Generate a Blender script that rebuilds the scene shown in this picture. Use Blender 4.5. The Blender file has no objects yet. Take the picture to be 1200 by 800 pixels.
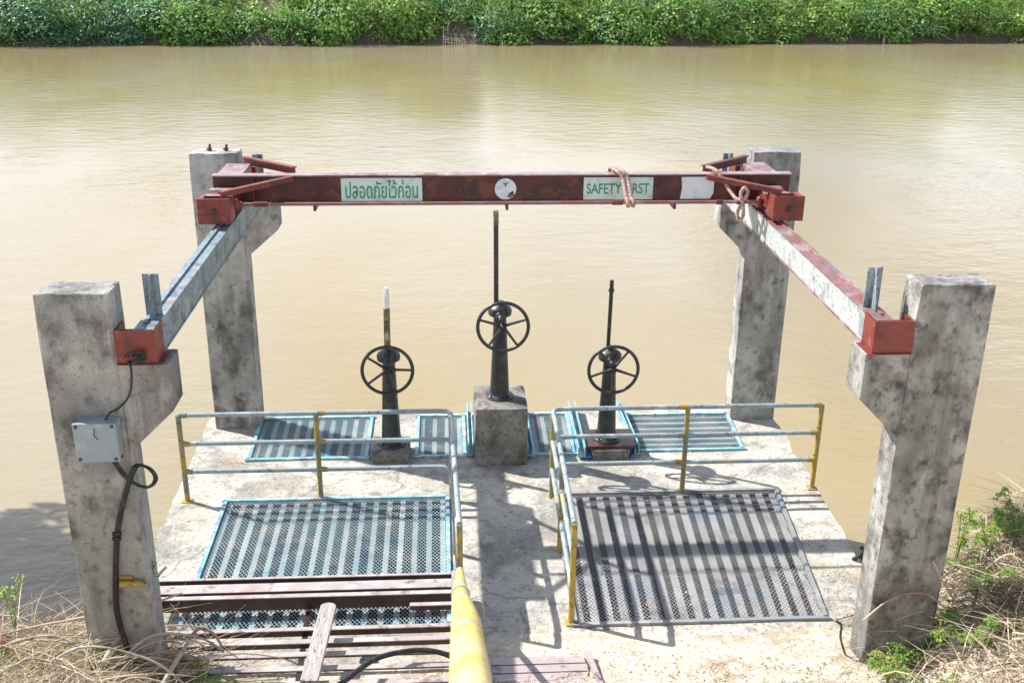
import bpy, bmesh, math, random
import numpy as np
from mathutils import Vector, Matrix
random.seed(7)
rng = np.random.default_rng(11)
S = bpy.context.scene
COL = S.collection
PI = math.pi
# ------------------------------------------------------------------ camera
cam_d = bpy.data.cameras.new('camera'); cam = bpy.data.objects.new('camera', cam_d); COL.objects.link(cam)
cam_d.sensor_width = 36; cam_d.lens = 1226.149/1200*36
cam_d.clip_start = .05; cam_d.clip_end = 1500
_p, _y, _r = math.radians(21.139), math.radians(3.598), math.radians(.564)
FW = Vector((math.sin(_y)*math.cos(_p), math.cos(_y)*math.cos(_p), -math.sin(_p)))
R0 = Vector((math.cos(_y), -math.sin(_y), 0)); U0 = R0.cross(FW)
R1 = R0*math.cos(_r)+U0*math.sin(_r); U1 = -R0*math.sin(_r)+U0*math.cos(_r)
M3 = Matrix((R1, U1, -FW)).transposed()
cam.matrix_world = Matrix.Translation((-.24803, -6.69345, 5.50887)) @ M3.to_4x4()
cam_d.dof.use_dof = True; cam_d.dof.focus_distance = 9.5; cam_d.dof.aperture_fstop = 8
S.camera = cam
# ------------------------------------------------------------------ sun, sky, exposure
SUN = Vector((-.85, .45, 1)).normalized()
sd = bpy.data.lights.new('sun', 'SUN'); sd.energy = 5.0; sd.angle = math.radians(.53); sd.color = (1, .965, .91)
so = bpy.data.objects.new('sun', sd); COL.objects.link(so)
so.rotation_euler = SUN.to_track_quat('Z', 'Y').to_euler(); so.location = (-20, 10, 25)
W = bpy.data.worlds.new('World'); S.world = W; W.use_nodes = True
nt = W.node_tree; nt.nodes.clear()
def N(t, ty, **k):
    n = t.nodes.new(ty)
    for a, b in k.items(): setattr(n, a, b)
    return n
wo = N(nt, 'ShaderNodeOutputWorld'); bg = N(nt, 'ShaderNodeBackground'); bg.inputs[1].default_value = .10
sky = N(nt, 'ShaderNodeTexSky', sky_type='NISHITA'); sky.sun_disc = False
sky.sun_elevation = math.asin(SUN.z); sky.sun_rotation = math.atan2(SUN.x, SUN.y); sky.air_density = 1.0; sky.dust_density = 1.2
tc = N(nt, 'ShaderNodeTexCoord'); mp = N(nt, 'ShaderNodeMapping'); mp.inputs['Scale'].default_value = (1, 1, 2.2)
mp.inputs['Location'].default_value = (.3, .1, .2)
nz = N(nt, 'ShaderNodeTexNoise'); nz.inputs['Scale'].default_value = 2.2; nz.inputs['Detail'].default_value = 8; nz.inputs['Roughness'].default_value = .55
rp = N(nt, 'ShaderNodeValToRGB'); rp.color_ramp.elements[0].position = .43; rp.color_ramp.elements[1].position = .53
mx = N(nt, 'ShaderNodeMix', data_type='RGBA'); mx.inputs['B'].default_value = (9.2, 9.9, 11.4, 1)
nt.links.new(tc.outputs['Generated'], mp.inputs[0]); nt.links.new(mp.outputs[0], nz.inputs['Vector'])
sx_ = N(nt, 'ShaderNodeSeparateXYZ'); nt.links.new(tc.outputs['Generated'], sx_.inputs[0])   # clouds bank up towards the horizon and thin out overhead
ma = N(nt, 'ShaderNodeMath', operation='MULTIPLY_ADD'); ma.inputs[1].default_value = -.32; nt.links.new(sx_.outputs['Z'], ma.inputs[0]); nt.links.new(nz.outputs['Fac'], ma.inputs[2])
mb2 = N(nt, 'ShaderNodeMath', operation='ADD'); mb2.inputs[1].default_value = .115; nt.links.new(ma.outputs[0], mb2.inputs[0])
nt.links.new(mb2.outputs[0], rp.inputs[0]); nt.links.new(rp.outputs[0], mx.inputs['Factor'])
nt.links.new(sky.outputs[0], mx.inputs['A']); nt.links.new(mx.outputs['Result'], bg.inputs[0]); nt.links.new(bg.outputs[0], wo.inputs[0])
S.view_settings.view_transform = 'Standard'; S.view_settings.look = 'None'; S.view_settings.exposure = .78; S.view_settings.gamma = 1
S.render.engine = 'CYCLES'; S.cycles.max_bounces = 6

# ------------------------------------------------------------------ material helpers
def mat(name, base, layers=(), rough=.7, metal=0., bump=.0, bscale=30., vary=0., spec=.5, transl=0., crack=0.):
    """base colour with noise-driven layers: (colour, scale, lo, hi, stretch(x,y,z), strength)"""
    m = bpy.data.materials.new(name); m.use_nodes = True; t = m.node_tree
    b = t.nodes['Principled BSDF']; b.inputs['Roughness'].default_value = rough; b.inputs['Metallic'].default_value = metal
    b.inputs['Specular IOR Level'].default_value = spec
    g = N(t, 'ShaderNodeNewGeometry')
    cur = None; 
    rgb = N(t, 'ShaderNodeRGB'); rgb.outputs[0].default_value = (*base, 1); cur = rgb.outputs[0]
    for i, L in enumerate(layers):
        c, sc, lo, hi = L[:4]; st = L[4] if len(L) > 4 else (1, 1, 1); k = L[5] if len(L) > 5 else 1.
        mpn = N(t, 'ShaderNodeMapping'); mpn.inputs['Scale'].default_value = st; mpn.inputs['Location'].default_value = (3.1*i+1, 1.7*i, 5.3*i)
        t.links.new(g.outputs['Position'], mpn.inputs[0])
        n = N(t, 'ShaderNodeTexNoise'); n.inputs['Scale'].default_value = sc; n.inputs['Detail'].default_value = 7; n.inputs['Roughness'].default_value = .62
        t.links.new(mpn.outputs[0], n.inputs['Vector'])
        mr = N(t, 'ShaderNodeMapRange'); mr.interpolation_type = 'SMOOTHSTEP'; mr.inputs[1].default_value = lo; mr.inputs[2].default_value = hi; mr.inputs[4].default_value = k
        t.links.new(n.outputs['Fac'], mr.inputs[0])
        x = N(t, 'ShaderNodeMix', data_type='RGBA'); x.inputs['B'].default_value = (*c, 1)
        t.links.new(mr.outputs[0], x.inputs['Factor']); t.links.new(cur, x.inputs['A']); cur = x.outputs['Result']
    if crack:
        dn = N(t, 'ShaderNodeTexNoise'); dn.inputs['Scale'].default_value = 2.2; dn.inputs['Detail'].default_value = 5; t.links.new(g.outputs['Position'], dn.inputs['Vector'])
        vm = N(t, 'ShaderNodeVectorMath', operation='MULTIPLY_ADD'); vm.inputs[1].default_value = (.55, .55, .55); t.links.new(dn.outputs['Color'], vm.inputs[0]); t.links.new(g.outputs['Position'], vm.inputs[2])
        vo = N(t, 'ShaderNodeTexVoronoi', feature='DISTANCE_TO_EDGE'); vo.inputs['Scale'].default_value = crack; t.links.new(vm.outputs[0], vo.inputs['Vector'])
        mr = N(t, 'ShaderNodeMapRange'); mr.inputs[1].default_value = .002; mr.inputs[2].default_value = .007; mr.inputs[3].default_value = .42; mr.inputs[4].default_value = 0; t.links.new(vo.outputs['Distance'], mr.inputs[0])
        x = N(t, 'ShaderNodeMix', data_type='RGBA'); x.inputs['B'].default_value = (.06, .055, .045, 1); t.links.new(mr.outputs[0], x.inputs['Factor']); t.links.new(cur, x.inputs['A']); cur = x.outputs['Result']
    if vary:
        h = N(t, 'ShaderNodeHueSaturation'); ri = g.outputs['Random Per Island']
        mr = N(t, 'ShaderNodeMapRange'); mr.inputs[3].default_value = 1-vary; mr.inputs[4].default_value = 1+vary
        t.links.new(ri, mr.inputs[0]); t.links.new(mr.outputs[0], h.inputs['Value'])
        mr2 = N(t, 'ShaderNodeMapRange'); mr2.inputs[3].default_value = .5-vary*.06; mr2.inputs[4].default_value = .5+vary*.05
        mm = N(t, 'ShaderNodeMath', operation='FRACT'); m7 = N(t, 'ShaderNodeMath', operation='MULTIPLY'); m7.inputs[1].default_value = 7.3
        t.links.new(ri, m7.inputs[0]); t.links.new(m7.outputs[0], mm.inputs[0]); t.links.new(mm.outputs[0], mr2.inputs[0]); t.links.new(mr2.outputs[0], h.inputs['Hue'])
        t.links.new(cur, h.inputs['Color']); cur = h.outputs[0]
    t.links.new(cur, b.inputs['Base Color'])
    if bump:
        n = N(t, 'ShaderNodeTexNoise'); n.inputs['Scale'].default_value = bscale; n.inputs['Detail'].default_value = 8
        t.links.new(g.outputs['Position'], n.inputs['Vector'])
        bp = N(t, 'ShaderNodeBump'); bp.inputs['Strength'].default_value = bump; bp.inputs['Distance'].default_value = .02
        t.links.new(n.outputs['Fac'], bp.inputs['Height']); t.links.new(bp.outputs[0], b.inputs['Normal'])
    if transl:
        tr = N(t, 'ShaderNodeBsdfTranslucent'); ms = N(t, 'ShaderNodeMixShader'); ms.inputs[0].default_value = transl
        t.links.new(cur, tr.inputs[0]); t.links.new(b.outputs[0], ms.inputs[1]); t.links.new(tr.outputs[0], ms.inputs[2])
        t.links.new(ms.outputs[0], t.nodes['Material Output'].inputs[0])
    return m
Z = (1, 1, .3)
CONC = mat('weathered_concrete', (.33, .325, .305), [((.48, .47, .44), 1.3, .44, .66), ((.13, .13, .12), 1.4, .46, .68, (1, 1, .6), .75), ((.47, .46, .43), 4.5, .52, .70, (1, 1, .8), .6),
      ((.07, .07, .065), 1.9, .50, .72, (2.0, 2.0, .45), .65), ((.06, .06, .055), 1.6, .53, .72, (3.2, 3.2, .22), .5), ((.05, .05, .045), 3.8, .47, .70, (1, 1, .75), .75), ((.035, .036, .035), 11, .52, .74, (1, 1, .9), .7), ((.05, .05, .045), 80, .50, .68, (1, 1, 1), .55)], .92, bump=.5, bscale=45)
CONCD = mat('mildewed_concrete', (.32, .315, .295), [((.46, .45, .42), 1.8, .47, .66), ((.10, .10, .09), 1.2, .46, .66, (1, 1, .6), .75), ((.48, .48, .45), 6, .54, .70, (1, 1, .8), .6),
      ((.10, .09, .06), 2.3, .50, .70, (1.5, 1.5, .6), .6), ((.06, .06, .055), 1.6, .53, .72, (3.2, 3.2, .22), .5), ((.035, .035, .03), 4.2, .45, .68, (1, 1, .8), .75), ((.03, .03, .03), 13, .50, .70, (1, 1, .9), .7)], .92, bump=.5, bscale=45)
CONC2 = mat('plinth_concrete', (.20, .19, .17), [((.31, .30, .28), 5, .46, .66, (1, 1, 1), .8), ((.07, .065, .055), 3.5, .46, .66, (1, 1, .6), .8), ((.04, .04, .035), 22, .48, .68, (1, 1, 1), .65), ((.34, .33, .30), 30, .58, .72, (1, 1, 1), .5)], .92, bump=.6, bscale=50)
SLAB = mat('slab_concrete', (.43, .405, .355), [((.54, .50, .43), 1.1, .47, .66), ((.24, .23, .21), 1.6, .46, .64, (1, 1, 1), .85), ((.15, .145, .13), 5, .50, .68, (1, 1, 1), .65),
      ((.08, .075, .065), 26, .53, .68, (1, 1, 1), .6), ((.33, .24, .13), 1.9, .54, .70, (1, 1, 1), .55), ((.10, .10, .09), 2.9, .56, .72, (1, 1, 1), .6), ((.58, .55, .49), 11, .58, .70, (1, 1, 1), .6)], .92, bump=.75, bscale=22, crack=.42)
SOIL = mat('dry_soil', (.47, .42, .34), [((.34, .28, .20), 3, .48, .62), ((.62, .57, .48), 9, .52, .65), ((.13, .10, .07), 30, .58, .68, (1, 1, 1), .8), ((.12, .17, .05), 4, .62, .7, (1, 1, 1), .5)], .97, bump=.8, bscale=25)
RED = mat('red_primer', (.19, .032, .025), [((.10, .018, .016), 4, .45, .62), ((.27, .075, .055), 9, .58, .68), ((.09, .03, .025), 24, .58, .68)], .5, bump=.15)
RUST = mat('rusty_girder', (.075, .014, .015), [((.13, .032, .02), 4, .48, .62), ((.035, .012, .012), 6, .5, .64, (1, 1, 1.6)), ((.26, .09, .04), 16, .62, .68)], .55, bump=.2)
TOPW = mat('pale_red_paint', (.28, .20, .20), [((.15, .06, .055), 4, .48, .66), ((.40, .35, .36), 9, .55, .66)], .5)  # paler tone for the girder top and carriage plates
BLUEG = mat('grey_blue_steel', (.20, .265, .31), [((.32, .37, .38), 5, .48, .66), ((.08, .11, .11), 7, .46, .66, (1, 1, 1), .85), ((.22, .10, .09), 3.2, .60, .70, (1, 1, 1), .7), ((.08, .09, .09), 40, .54, .64)], .55, metal=.1, bump=.25)
CREAM = mat('flaking_galvanised_steel', (.40, .43, .43), [((.50, .51, .49), 6, .44, .66), ((.17, .20, .20), 9, .50, .70, (1, 1, 1), .8), ((.28, .16, .13), 5, .60, .72, (1, 1, 1), .7), ((.10, .11, .11), 40, .56, .66)], .6, metal=.1, bump=.3)
PINK = mat('faded_red_steel', (.21, .09, .085), [((.33, .26, .26), 4, .48, .66), ((.16, .16, .16), 7, .50, .66), ((.28, .08, .07), 11, .57, .68)], .5)
BLACK = mat('black_paint', (.018, .02, .023), [((.05, .052, .055), 9, .5, .66), ((.07, .035, .02), 26, .60, .70, (1, 1, 1), .7)], .38, spec=.6, bump=.12, bscale=90)
DARKST = mat('dark_steel', (.035, .033, .03), [((.12, .11, .09), 20, .55, .65)], .45, metal=.4)
OILY = mat('stained_pipe', (.20, .16, .09), [((.06, .05, .03), 18, .5, .6), ((.42, .38, .26), 10, .58, .64)], .6)
RAIL = mat('galvanised_rail', (.28, .345, .37), [((.43, .47, .47), 4, .5, .64), ((.44, .34, .12), 1.6, .58, .64, (1, 1, 1), .8), ((.16, .18, .18), 22, .55, .66), ((.25, .13, .07), 30, .63, .7)], .45, metal=.15)
POST = mat('yellow_post', (.42, .29, .05), [((.20, .21, .16), 2.6, .47, .60), ((.10, .09, .06), 22, .54, .66)], .5, metal=.1)
YEL = mat('yellow_handrail', (.70, .49, .09), [((.36, .36, .31), 1.4, .49, .56), ((.74, .60, .24), 3.0, .5, .64), ((.20, .13, .06), 22, .58, .68, (1, 1, 1), .8), ((.40, .30, .14), 60, .55, .66, (1, 1, 1), .6)], .45, bump=.1, bscale=80)
CYAN = mat('cyan_paint', (.19, .42, .48), [((.40, .56, .58), 7, .48, .6), ((.12, .25, .42), 3, .54, .62), ((.28, .18, .13), 12, .56, .64)], .45)
MESHL = mat('cyan_mesh_paint', (.27, .39, .42), [((.44, .48, .48), 3.0, .46, .6), ((.18, .28, .36), 2.2, .52, .6), ((.28, .21, .17), 5, .58, .68)], .45, metal=.1)
MESHR = mat('grey_mesh_steel', (.25, .26, .265), [((.36, .36, .36), 3.0, .5, .62), ((.17, .23, .30), 1.5, .55, .66), ((.2, .15, .12), 6, .56, .66)], .5, metal=.15)
BARL = mat('pale_bar_paint', (.44, .47, .46), [((.26, .44, .47), 2.0, .52, .62), ((.46, .41, .37), 3.5, .54, .66), ((.25, .17, .12), 14, .6, .7)], .6)
BARR = mat('dusty_bar_paint', (.47, .455, .445), [((.28, .23, .205), 2.6, .52, .66), ((.28, .35, .41), 1.7, .55, .68), ((.52, .50, .47), 12, .55, .62)], .75)
LEG = mat('shade_dark_leg', (.03, .024, .022), [((.05, .03, .025), 9, .5, .64)], .8)  # near-black colour carries the shade between the grating bars
BROWN = mat('brown_steel', (.045, .018, .017), [((.085, .034, .027), 2.5, .5, .66), ((.02, .012, .012), 9, .52, .64)], .38, metal=.1, bump=.1)
PINKT = mat('sunlit_slat_paint', (.37, .31, .305), [((.46, .42, .41), 4, .46, .62), ((.20, .13, .115), 9, .54, .68), ((.36, .24, .20), 2.2, .6, .7)], .42)  # pale colour stands in for sunlight on the brown slat tops
PLANK = mat('grey_plank', (.34, .30, .28), [((.5, .46, .43), 6, .5, .62, (8, 1, 1)), ((.14, .12, .11), 12, .55, .64, (6, 1, 1))], .85, bump=.3)
SIGN = mat('pale_sign_paint', (.55, .66, .62), [((.38, .52, .5), 8, .52, .66), ((.33, .2, .15), 34, .63, .69)], .5)
WHITE = mat('white_plate', (.66, .68, .72), [((.5, .52, .56), 10, .52, .66)], .5)
GREEN = mat('green_lettering', (.02, .25, .15), [((.2, .42, .34), 30, .6, .68)], .5)
BOXM = mat('grey_box_plastic', (.25, .30, .34), [((.33, .37, .40), 6, .5, .65), ((.15, .14, .12), 30, .62, .72)], .45)
CABLE = mat('black_rubber', (.012, .012, .013), [((.05, .05, .05), 20, .5, .7)], .5)
ROPE = mat('faded_rope', (.52, .36, .31), [((.35, .15, .12), 40, .5, .62), ((.62, .5, .46), 25, .55, .65)], .95, bump=.6, bscale=200)
DRY = mat('dry_stalks', (.56, .47, .34), [((.36, .26, .17), 2, .5, .6)], .9, vary=.45, transl=.2)
LITTER = mat('dead_leaves', (.36, .26, .18), [((.52, .43, .33), 3, .5, .6)], .9, vary=.6, transl=.1)
LEAFN = mat('fresh_leaf', (.20, .35, .06), [((.34, .43, .09), 3, .5, .6)], .55, vary=.35, transl=.4)
LEAFA = mat('bush_leaf', (.21, .40, .10), [((.33, .52, .12), .35, .46, .6), ((.06, .17, .06), .6, .52, .66)], .55, vary=.5, transl=.45)
LEAFB = mat('bluish_leaf', (.16, .34, .17), [((.08, .20, .09), .7, .5, .62)], .45, vary=.45, transl=.4)
LEAFC = mat('yellow_green_leaf', (.29, .44, .10), [((.40, .55, .15), .5, .46, .6), ((.10, .22, .06), .8, .54, .66)], .45, vary=.4, transl=.45)
LEAFD = mat('deep_green_leaf', (.055, .15, .06), [((.09, .21, .07), .5, .46, .6)], .4, vary=.45, transl=.35)
GRASSF = mat('tall_grass', (.24, .40, .10), [((.36, .48, .16), .6, .46, .6)], .5, vary=.4, transl=.45)
BARK = mat('bark', (.14, .11, .08), [((.07, .055, .04), 6, .5, .65)], .95, bump=.5)
MUD = mat('river_mud', (.11, .085, .055), [((.06, .045, .03), 1.4, .5, .62), ((.05, .10, .03), 2.5, .55, .62)], .9, bump=.8, bscale=3)
PALEW = mat('bleached_twig', (.42, .38, .33), [((.25, .2, .16), 5, .5, .62)], .9)
TUBE = mat('clear_tube', (.82, .86, .88), [((.7, .74, .76), 9, .5, .6)], .15)
TUBE.node_tree.nodes['Principled BSDF'].inputs['Transmission Weight'].default_value = .55

# ------------------------------------------------------------------ geometry helpers
def rough_edges(o, planes, cuts=18, amt=.012, seed=0):
    b = bmesh.new(); b.from_mesh(o.data)
    bmesh.ops.subdivide_edges(b, edges=b.edges[:], cuts=cuts, use_grid_fill=True)
    c = sum((v.co for v in b.verts), Vector())/len(b.verts)
    xs = [v.co for v in b.verts]; lo = Vector([min(q[i] for q in xs) for i in range(3)]); hi = Vector([max(q[i] for q in xs) for i in range(3)])
    for v in b.verts:
        q = v.co.copy(); on = [i for i in range(3) if min(abs(q[i]-lo[i]), abs(q[i]-hi[i])) < 1e-5]
        n_ = float(vnoise(q.x*3+q.z*1.7+seed, q.y*3+q.z*2.9, 4.0, 3)); n2 = float(vnoise(q.x*5+q.z*3.7+seed, q.y*5-q.z*4.9, 9.0, 5))
        if len(on) >= 2:
            k = amt*(.25+max(0, n_-.45)*2.2+n2*.5)
            for i in on: v.co[i] += (-1 if q[i] > (lo[i]+hi[i])/2 else 1)*k
        elif on: v.co[on[0]] += (n_-.5)*.006
    b.to_mesh(o.data); b.free()
class MB:
    def __init__(s): s.v = []; s.f = []; s.mi = []; s.m = 0; s.sm = []
    def add(s, vs, fs, sm=False):
        o = len(s.v); s.v += [tuple(v) for v in vs]; s.f += [tuple(i+o for i in f) for f in fs]; s.mi += [s.m]*len(fs); s.sm += [sm]*len(fs)
    def box(s, x0, x1, y0, y1, z0, z1):
        s.add([(x0,y0,z0),(x1,y0,z0),(x1,y1,z0),(x0,y1,z0),(x0,y0,z1),(x1,y0,z1),(x1,y1,z1),(x0,y1,z1)],
              [(3,2,1,0),(4,5,6,7),(0,1,5,4),(1,2,6,5),(2,3,7,6),(3,0,4,7)])
    def bar(s, a, b, w, h, up=(0,0,1)):
        a = Vector(a); b = Vector(b); d = (b-a).normalized(); up = Vector(up)
        sx = d.cross(up); sx = sx.normalized() if sx.length > 1e-6 else Vector((1,0,0)); u = sx.cross(d)
        vs = [p+sx*i*w/2+u*j*h/2 for p in (a, b) for i, j in ((-1,-1),(1,-1),(1,1),(-1,1))]
        s.add(vs, [(0,1,2,3),(7,6,5,4),(0,4,5,1),(1,5,6,2),(2,6,7,3),(3,7,4,0)])
    def tube(s, pts, r, n=8, cap=True, closed=False):
        pts = [Vector(p) for p in pts]; k = len(pts); rs = r if hasattr(r, '__len__') else [r]*k
        ring = []; up = None
        for i, p in enumerate(pts):
            if closed: d = pts[(i+1) % k]-pts[i-1]
            else: d = pts[min(i+1, k-1)]-pts[max(i-1, 0)]
            d.normalize()
            if up is None: up = Vector((0,0,1)) if abs(d.z) < .9 else Vector((1,0,0))
            sx = d.cross(up).normalized(); up = sx.cross(d)
            ring.append([p+(sx*math.cos(2*PI*j/n)+up*math.sin(2*PI*j/n))*rs[i] for j in range(n)])
        vs = [v for q in ring for v in q]; fs = []
        for i in range(k if closed else k-1):
            i2 = (i+1) % k
            for j in range(n): fs.append((i*n+j, i*n+(j+1) % n, i2*n+(j+1) % n, i2*n+j))
        s.add(vs, fs, True)
        if cap and not closed:
            s.add(ring[0], [tuple(range(n))]); s.add(ring[-1], [tuple(reversed(range(n)))])
    def lathe(s, prof, c, n=20, axis='z'):
        vs = []; fs = []
        for r, h in prof:
            for j in range(n):
                a = 2*PI*j/n; q = (r*math.cos(a), r*math.sin(a), h)
                if axis == 'y': q = (q[0], -q[2], q[1])
                vs.append((c[0]+q[0], c[1]+q[1], c[2]+q[2]))
        for i in range(len(prof)-1):
            for j in range(n): fs.append((i*n+j, i*n+(j+1) % n, (i+1)*n+(j+1) % n, (i+1)*n+j))
        s.add(vs, fs, True); s.add(vs[:n], [tuple(reversed(range(n)))]); s.add(vs[-n:], [tuple(range(n))])
    def prism(s, poly, y0, y1):      # polygon in xz extruded along y
        n = len(poly); vs = [(x, y0, z) for x, z in poly]+[(x, y1, z) for x, z in poly]
        s.add(vs, [tuple(range(n)), tuple(reversed(range(n, 2*n)))]+[(i, i+n, (i+1) % n+n, (i+1) % n) for i in range(n)])
    def build(s, name, m, parent=None, bevel=0, loc=None, kind=None, label=None):
        me = bpy.data.meshes.new(name); me.from_pydata(s.v, [], s.f); me.validate()
        for x in (m if isinstance(m, (list, tuple)) else [m]): me.materials.append(x)
        if len(me.polygons) == len(s.f):
            me.polygons.foreach_set('use_smooth', s.sm); me.polygons.foreach_set('material_index', s.mi)
        b = bmesh.new(); b.from_mesh(me); bmesh.ops.recalc_face_normals(b, faces=b.faces); b.to_mesh(me); b.free()
        o = bpy.data.objects.new(name, me); COL.objects.link(o)
        if parent is not None:
            o.parent = parent
            if parent.parent is None: o.matrix_parent_inverse = Matrix.Translation(-Vector(parent.location))
        elif loc is not None:
            me.transform(Matrix.Translation(-Vector(loc))); o.location = loc
        if bevel:
            md = o.modifiers.new('bevel', 'BEVEL'); md.width = bevel; md.segments = 2; md.limit_method = 'ANGLE'; md.angle_limit = .7
        if kind: o['kind'] = kind
        if label: o['label'] = label
        return o
def tag(o, label, cat, group=None, kind=None):
    if label: o['label'] = label
    if cat: o['category'] = cat
    if group: o['group'] = group
    if kind: o['kind'] = kind
    return o
def thing(name, loc, label, cat, group=None):
    o = bpy.data.objects.new(name, None); COL.objects.link(o); o.location = loc; o.empty_display_size = .1
    return tag(o, label, cat, group)
def fastmesh(name, v, f, m, kind=None, smooth=False):
    """numpy quads"""
    me = bpy.data.meshes.new(name); k = f.shape[1]
    me.vertices.add(len(v)); me.vertices.foreach_set('co', np.asarray(v, np.float32).ravel())
    me.loops.add(f.size); me.loops.foreach_set('vertex_index', f.astype(np.int32).ravel())
    me.polygons.add(len(f)); me.polygons.foreach_set('loop_start', np.arange(0, f.size, k, dtype=np.int32))
    me.polygons.foreach_set('loop_total', np.full(len(f), k, np.int32))
    if smooth: me.polygons.foreach_set('use_smooth', np.ones(len(f), bool))
    me.update(calc_edges=True); me.materials.append(m)
    o = bpy.data.objects.new(name, me); COL.objects.link(o)
    if kind: o['kind'] = kind
    return o
def vnoise(x, y, sc, seed=0):
    """cheap smooth value noise on arrays"""
    x = np.asarray(x, float)*sc+seed*13.7; y = np.asarray(y, float)*sc+seed*7.1
    xi = np.floor(x); yi = np.floor(y); fx = x-xi; fy = y-yi; fx = fx*fx*(3-2*fx); fy = fy*fy*(3-2*fy)
    h = lambda a, b: (np.sin(a*127.1+b*311.7+seed)*43758.5453) % 1.
    return (h(xi,yi)*(1-fx)+h(xi+1,yi)*fx)*(1-fy)+(h(xi,yi+1)*(1-fx)+h(xi+1,yi+1)*fx)*fy
def sstep(a, b, x):
    t = np.clip((x-a)/(b-a), 0, 1); return t*t*(3-2*t)

WZ = -1.6
# ------------------------------------------------------------------ setting: water, banks, platform
wm = bpy.data.materials.new('muddy_river_water'); wm.use_nodes = True; t = wm.node_tree; b = t.nodes['Principled BSDF']
b.inputs['Roughness'].default_value = .07; b.inputs['IOR'].default_value = 1.33
g = N(t, 'ShaderNodeNewGeometry')
def wn(scale, st, det=3, rot=0):
    m_ = N(t, 'ShaderNodeMapping'); m_.inputs['Scale'].default_value = st; m_.inputs['Rotation'].default_value = (0, 0, rot); t.links.new(g.outputs['Position'], m_.inputs[0])
    n_ = N(t, 'ShaderNodeTexNoise'); n_.inputs['Scale'].default_value = scale; n_.inputs['Detail'].default_value = det; t.links.new(m_.outputs[0], n_.inputs['Vector']); return n_
c1 = wn(.12, (1, .5, 1), 3); rr = N(t, 'ShaderNodeValToRGB'); rr.color_ramp.elements[0].color = (.285, .22, .108, 1); rr.color_ramp.elements[1].color = (.295, .25, .168, 1)
rr.color_ramp.elements[0].position = .35; rr.color_ramp.elements[1].position = .65
t.links.new(c1.outputs['Fac'], rr.inputs[0]); t.links.new(rr.outputs[0], b.inputs['Base Color'])
w1 = wn(1.3, (.8, 1.3, 1), 3, .35); w2 = wn(6.5, (.8, 1.3, 1), 4, -.3); w3 = wn(.22, (1, .6, 1), 2)
a1 = N(t, 'ShaderNodeMath', operation='MULTIPLY'); a1.inputs[1].default_value = .8; t.links.new(w1.outputs['Fac'], a1.inputs[0])
a2 = N(t, 'ShaderNodeMath', operation='MULTIPLY'); a2.inputs[1].default_value = .34; t.links.new(w2.outputs['Fac'], a2.inputs[0])
a3 = N(t, 'ShaderNodeMath', operation='ADD'); t.links.new(a1.outputs[0], a3.inputs[0]); t.links.new(a2.outputs[0], a3.inputs[1])
mr = N(t, 'ShaderNodeMapRange'); mr.inputs[1].default_value = .35; mr.inputs[2].default_value = .65; mr.inputs[3].default_value = .35; mr.inputs[4].default_value = 1
t.links.new(w3.outputs['Fac'], mr.inputs[0]); a4 = N(t, 'ShaderNodeMath', operation='MULTIPLY'); t.links.new(a3.outputs[0], a4.inputs[0]); t.links.new(mr.outputs[0], a4.inputs[1])
bp_ = N(t, 'ShaderNodeBump'); bp_.inputs['Strength'].default_value = .34; bp_.inputs['Distance'].default_value = .10
t.links.new(a4.outputs[0], bp_.inputs['Height']); t.links.new(bp_.outputs[0], b.inputs['Normal'])
mb = MB(); mb.add([(-400, -60, WZ), (400, -60, WZ), (400, 140, WZ), (-400, 140, WZ)], [(0,1,2,3)])
mb.build('river_water', wm, kind='structure')

def ground_z(x, y):
    x = np.asarray(x, float); y = np.asarray(y, float)
    side = np.maximum(sstep(-2.35, -3.0, x), sstep(3.3, 3.9, x))
    z = .015+np.clip(.55-y, 0, None)*.16+np.clip(-.6-y, 0, None)*.47
    z = z+side*(np.where(x < 0, .17, .34)+.10*vnoise(x, y, 1.3, 2))+.26*sstep(3.5, 4.8, x)
    z = z+(.07*vnoise(x, y, 3.0, 3)+.03*vnoise(x, y, 9., 5))*(.25+.75*side)*sstep(.9, .2, y-side*.5)
    edge = np.where(x < 0, .26, .62)+sstep(3.7, 5.2, x)*.75-sstep(-3.4, -5, x)*.1+sstep(-8., -9.5, x)*5.5+.25*(vnoise(x, y*0, 1.1, 4)-.5)+np.where(np.abs(x-.3) < 3., .35, 0)*0
    drop = np.clip(y-edge, 0, None)
    return np.maximum(z-drop*1.7-sstep(0, .25, drop)*.12, -3.2)
def grid(name, xs, ys, fz, m, kind):
    X, Y = np.meshgrid(xs, ys); Zz = fz(X, Y); v = np.stack([X, Y, Zz], -1).reshape(-1, 3)
    nx, ny = len(xs), len(ys); i = np.arange(nx-1)[None]+np.arange(ny-1)[:, None]*nx; i = i.ravel()
    return fastmesh(name, v, np.stack([i, i+1, i+nx+1, i+nx], 1), m, kind, True)
xs = np.concatenate([np.linspace(-200, -14, 18), np.linspace(-13, -5, 30)[:-1], np.linspace(-5, 6, 221), np.linspace(6, 14, 30)[1:], np.linspace(16, 200, 18)])
ys = np.concatenate([np.linspace(-60, -8, 14), np.linspace(-7, -1.2, 25), np.linspace(-1.1, 2.6, 75), np.linspace(2.7, 9, 14)])
def near_z(x, y):
    z = ground_z(x, y); return np.minimum(z, 5.2+.3*vnoise(x, y, .2, 1))
grid('near_bank_ground', xs, ys, near_z, SOIL, 'structure')
def shore(x): return 70.2+.063*(x-4)+1.5*(vnoise(x, x*0, .16, 8)-.5)+1.0*(vnoise(x, x*0, .5, 18)-.5)
def far_z(x, y):
    d = y-shore(x)
    return -2.4+sstep(-1.2, .6, d)*1.5+np.clip(d-.3, 0, None)*.42*sstep(30, 8, d)+sstep(8, 30, d)*2+.5*vnoise(x, y, .5, 4)
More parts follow.
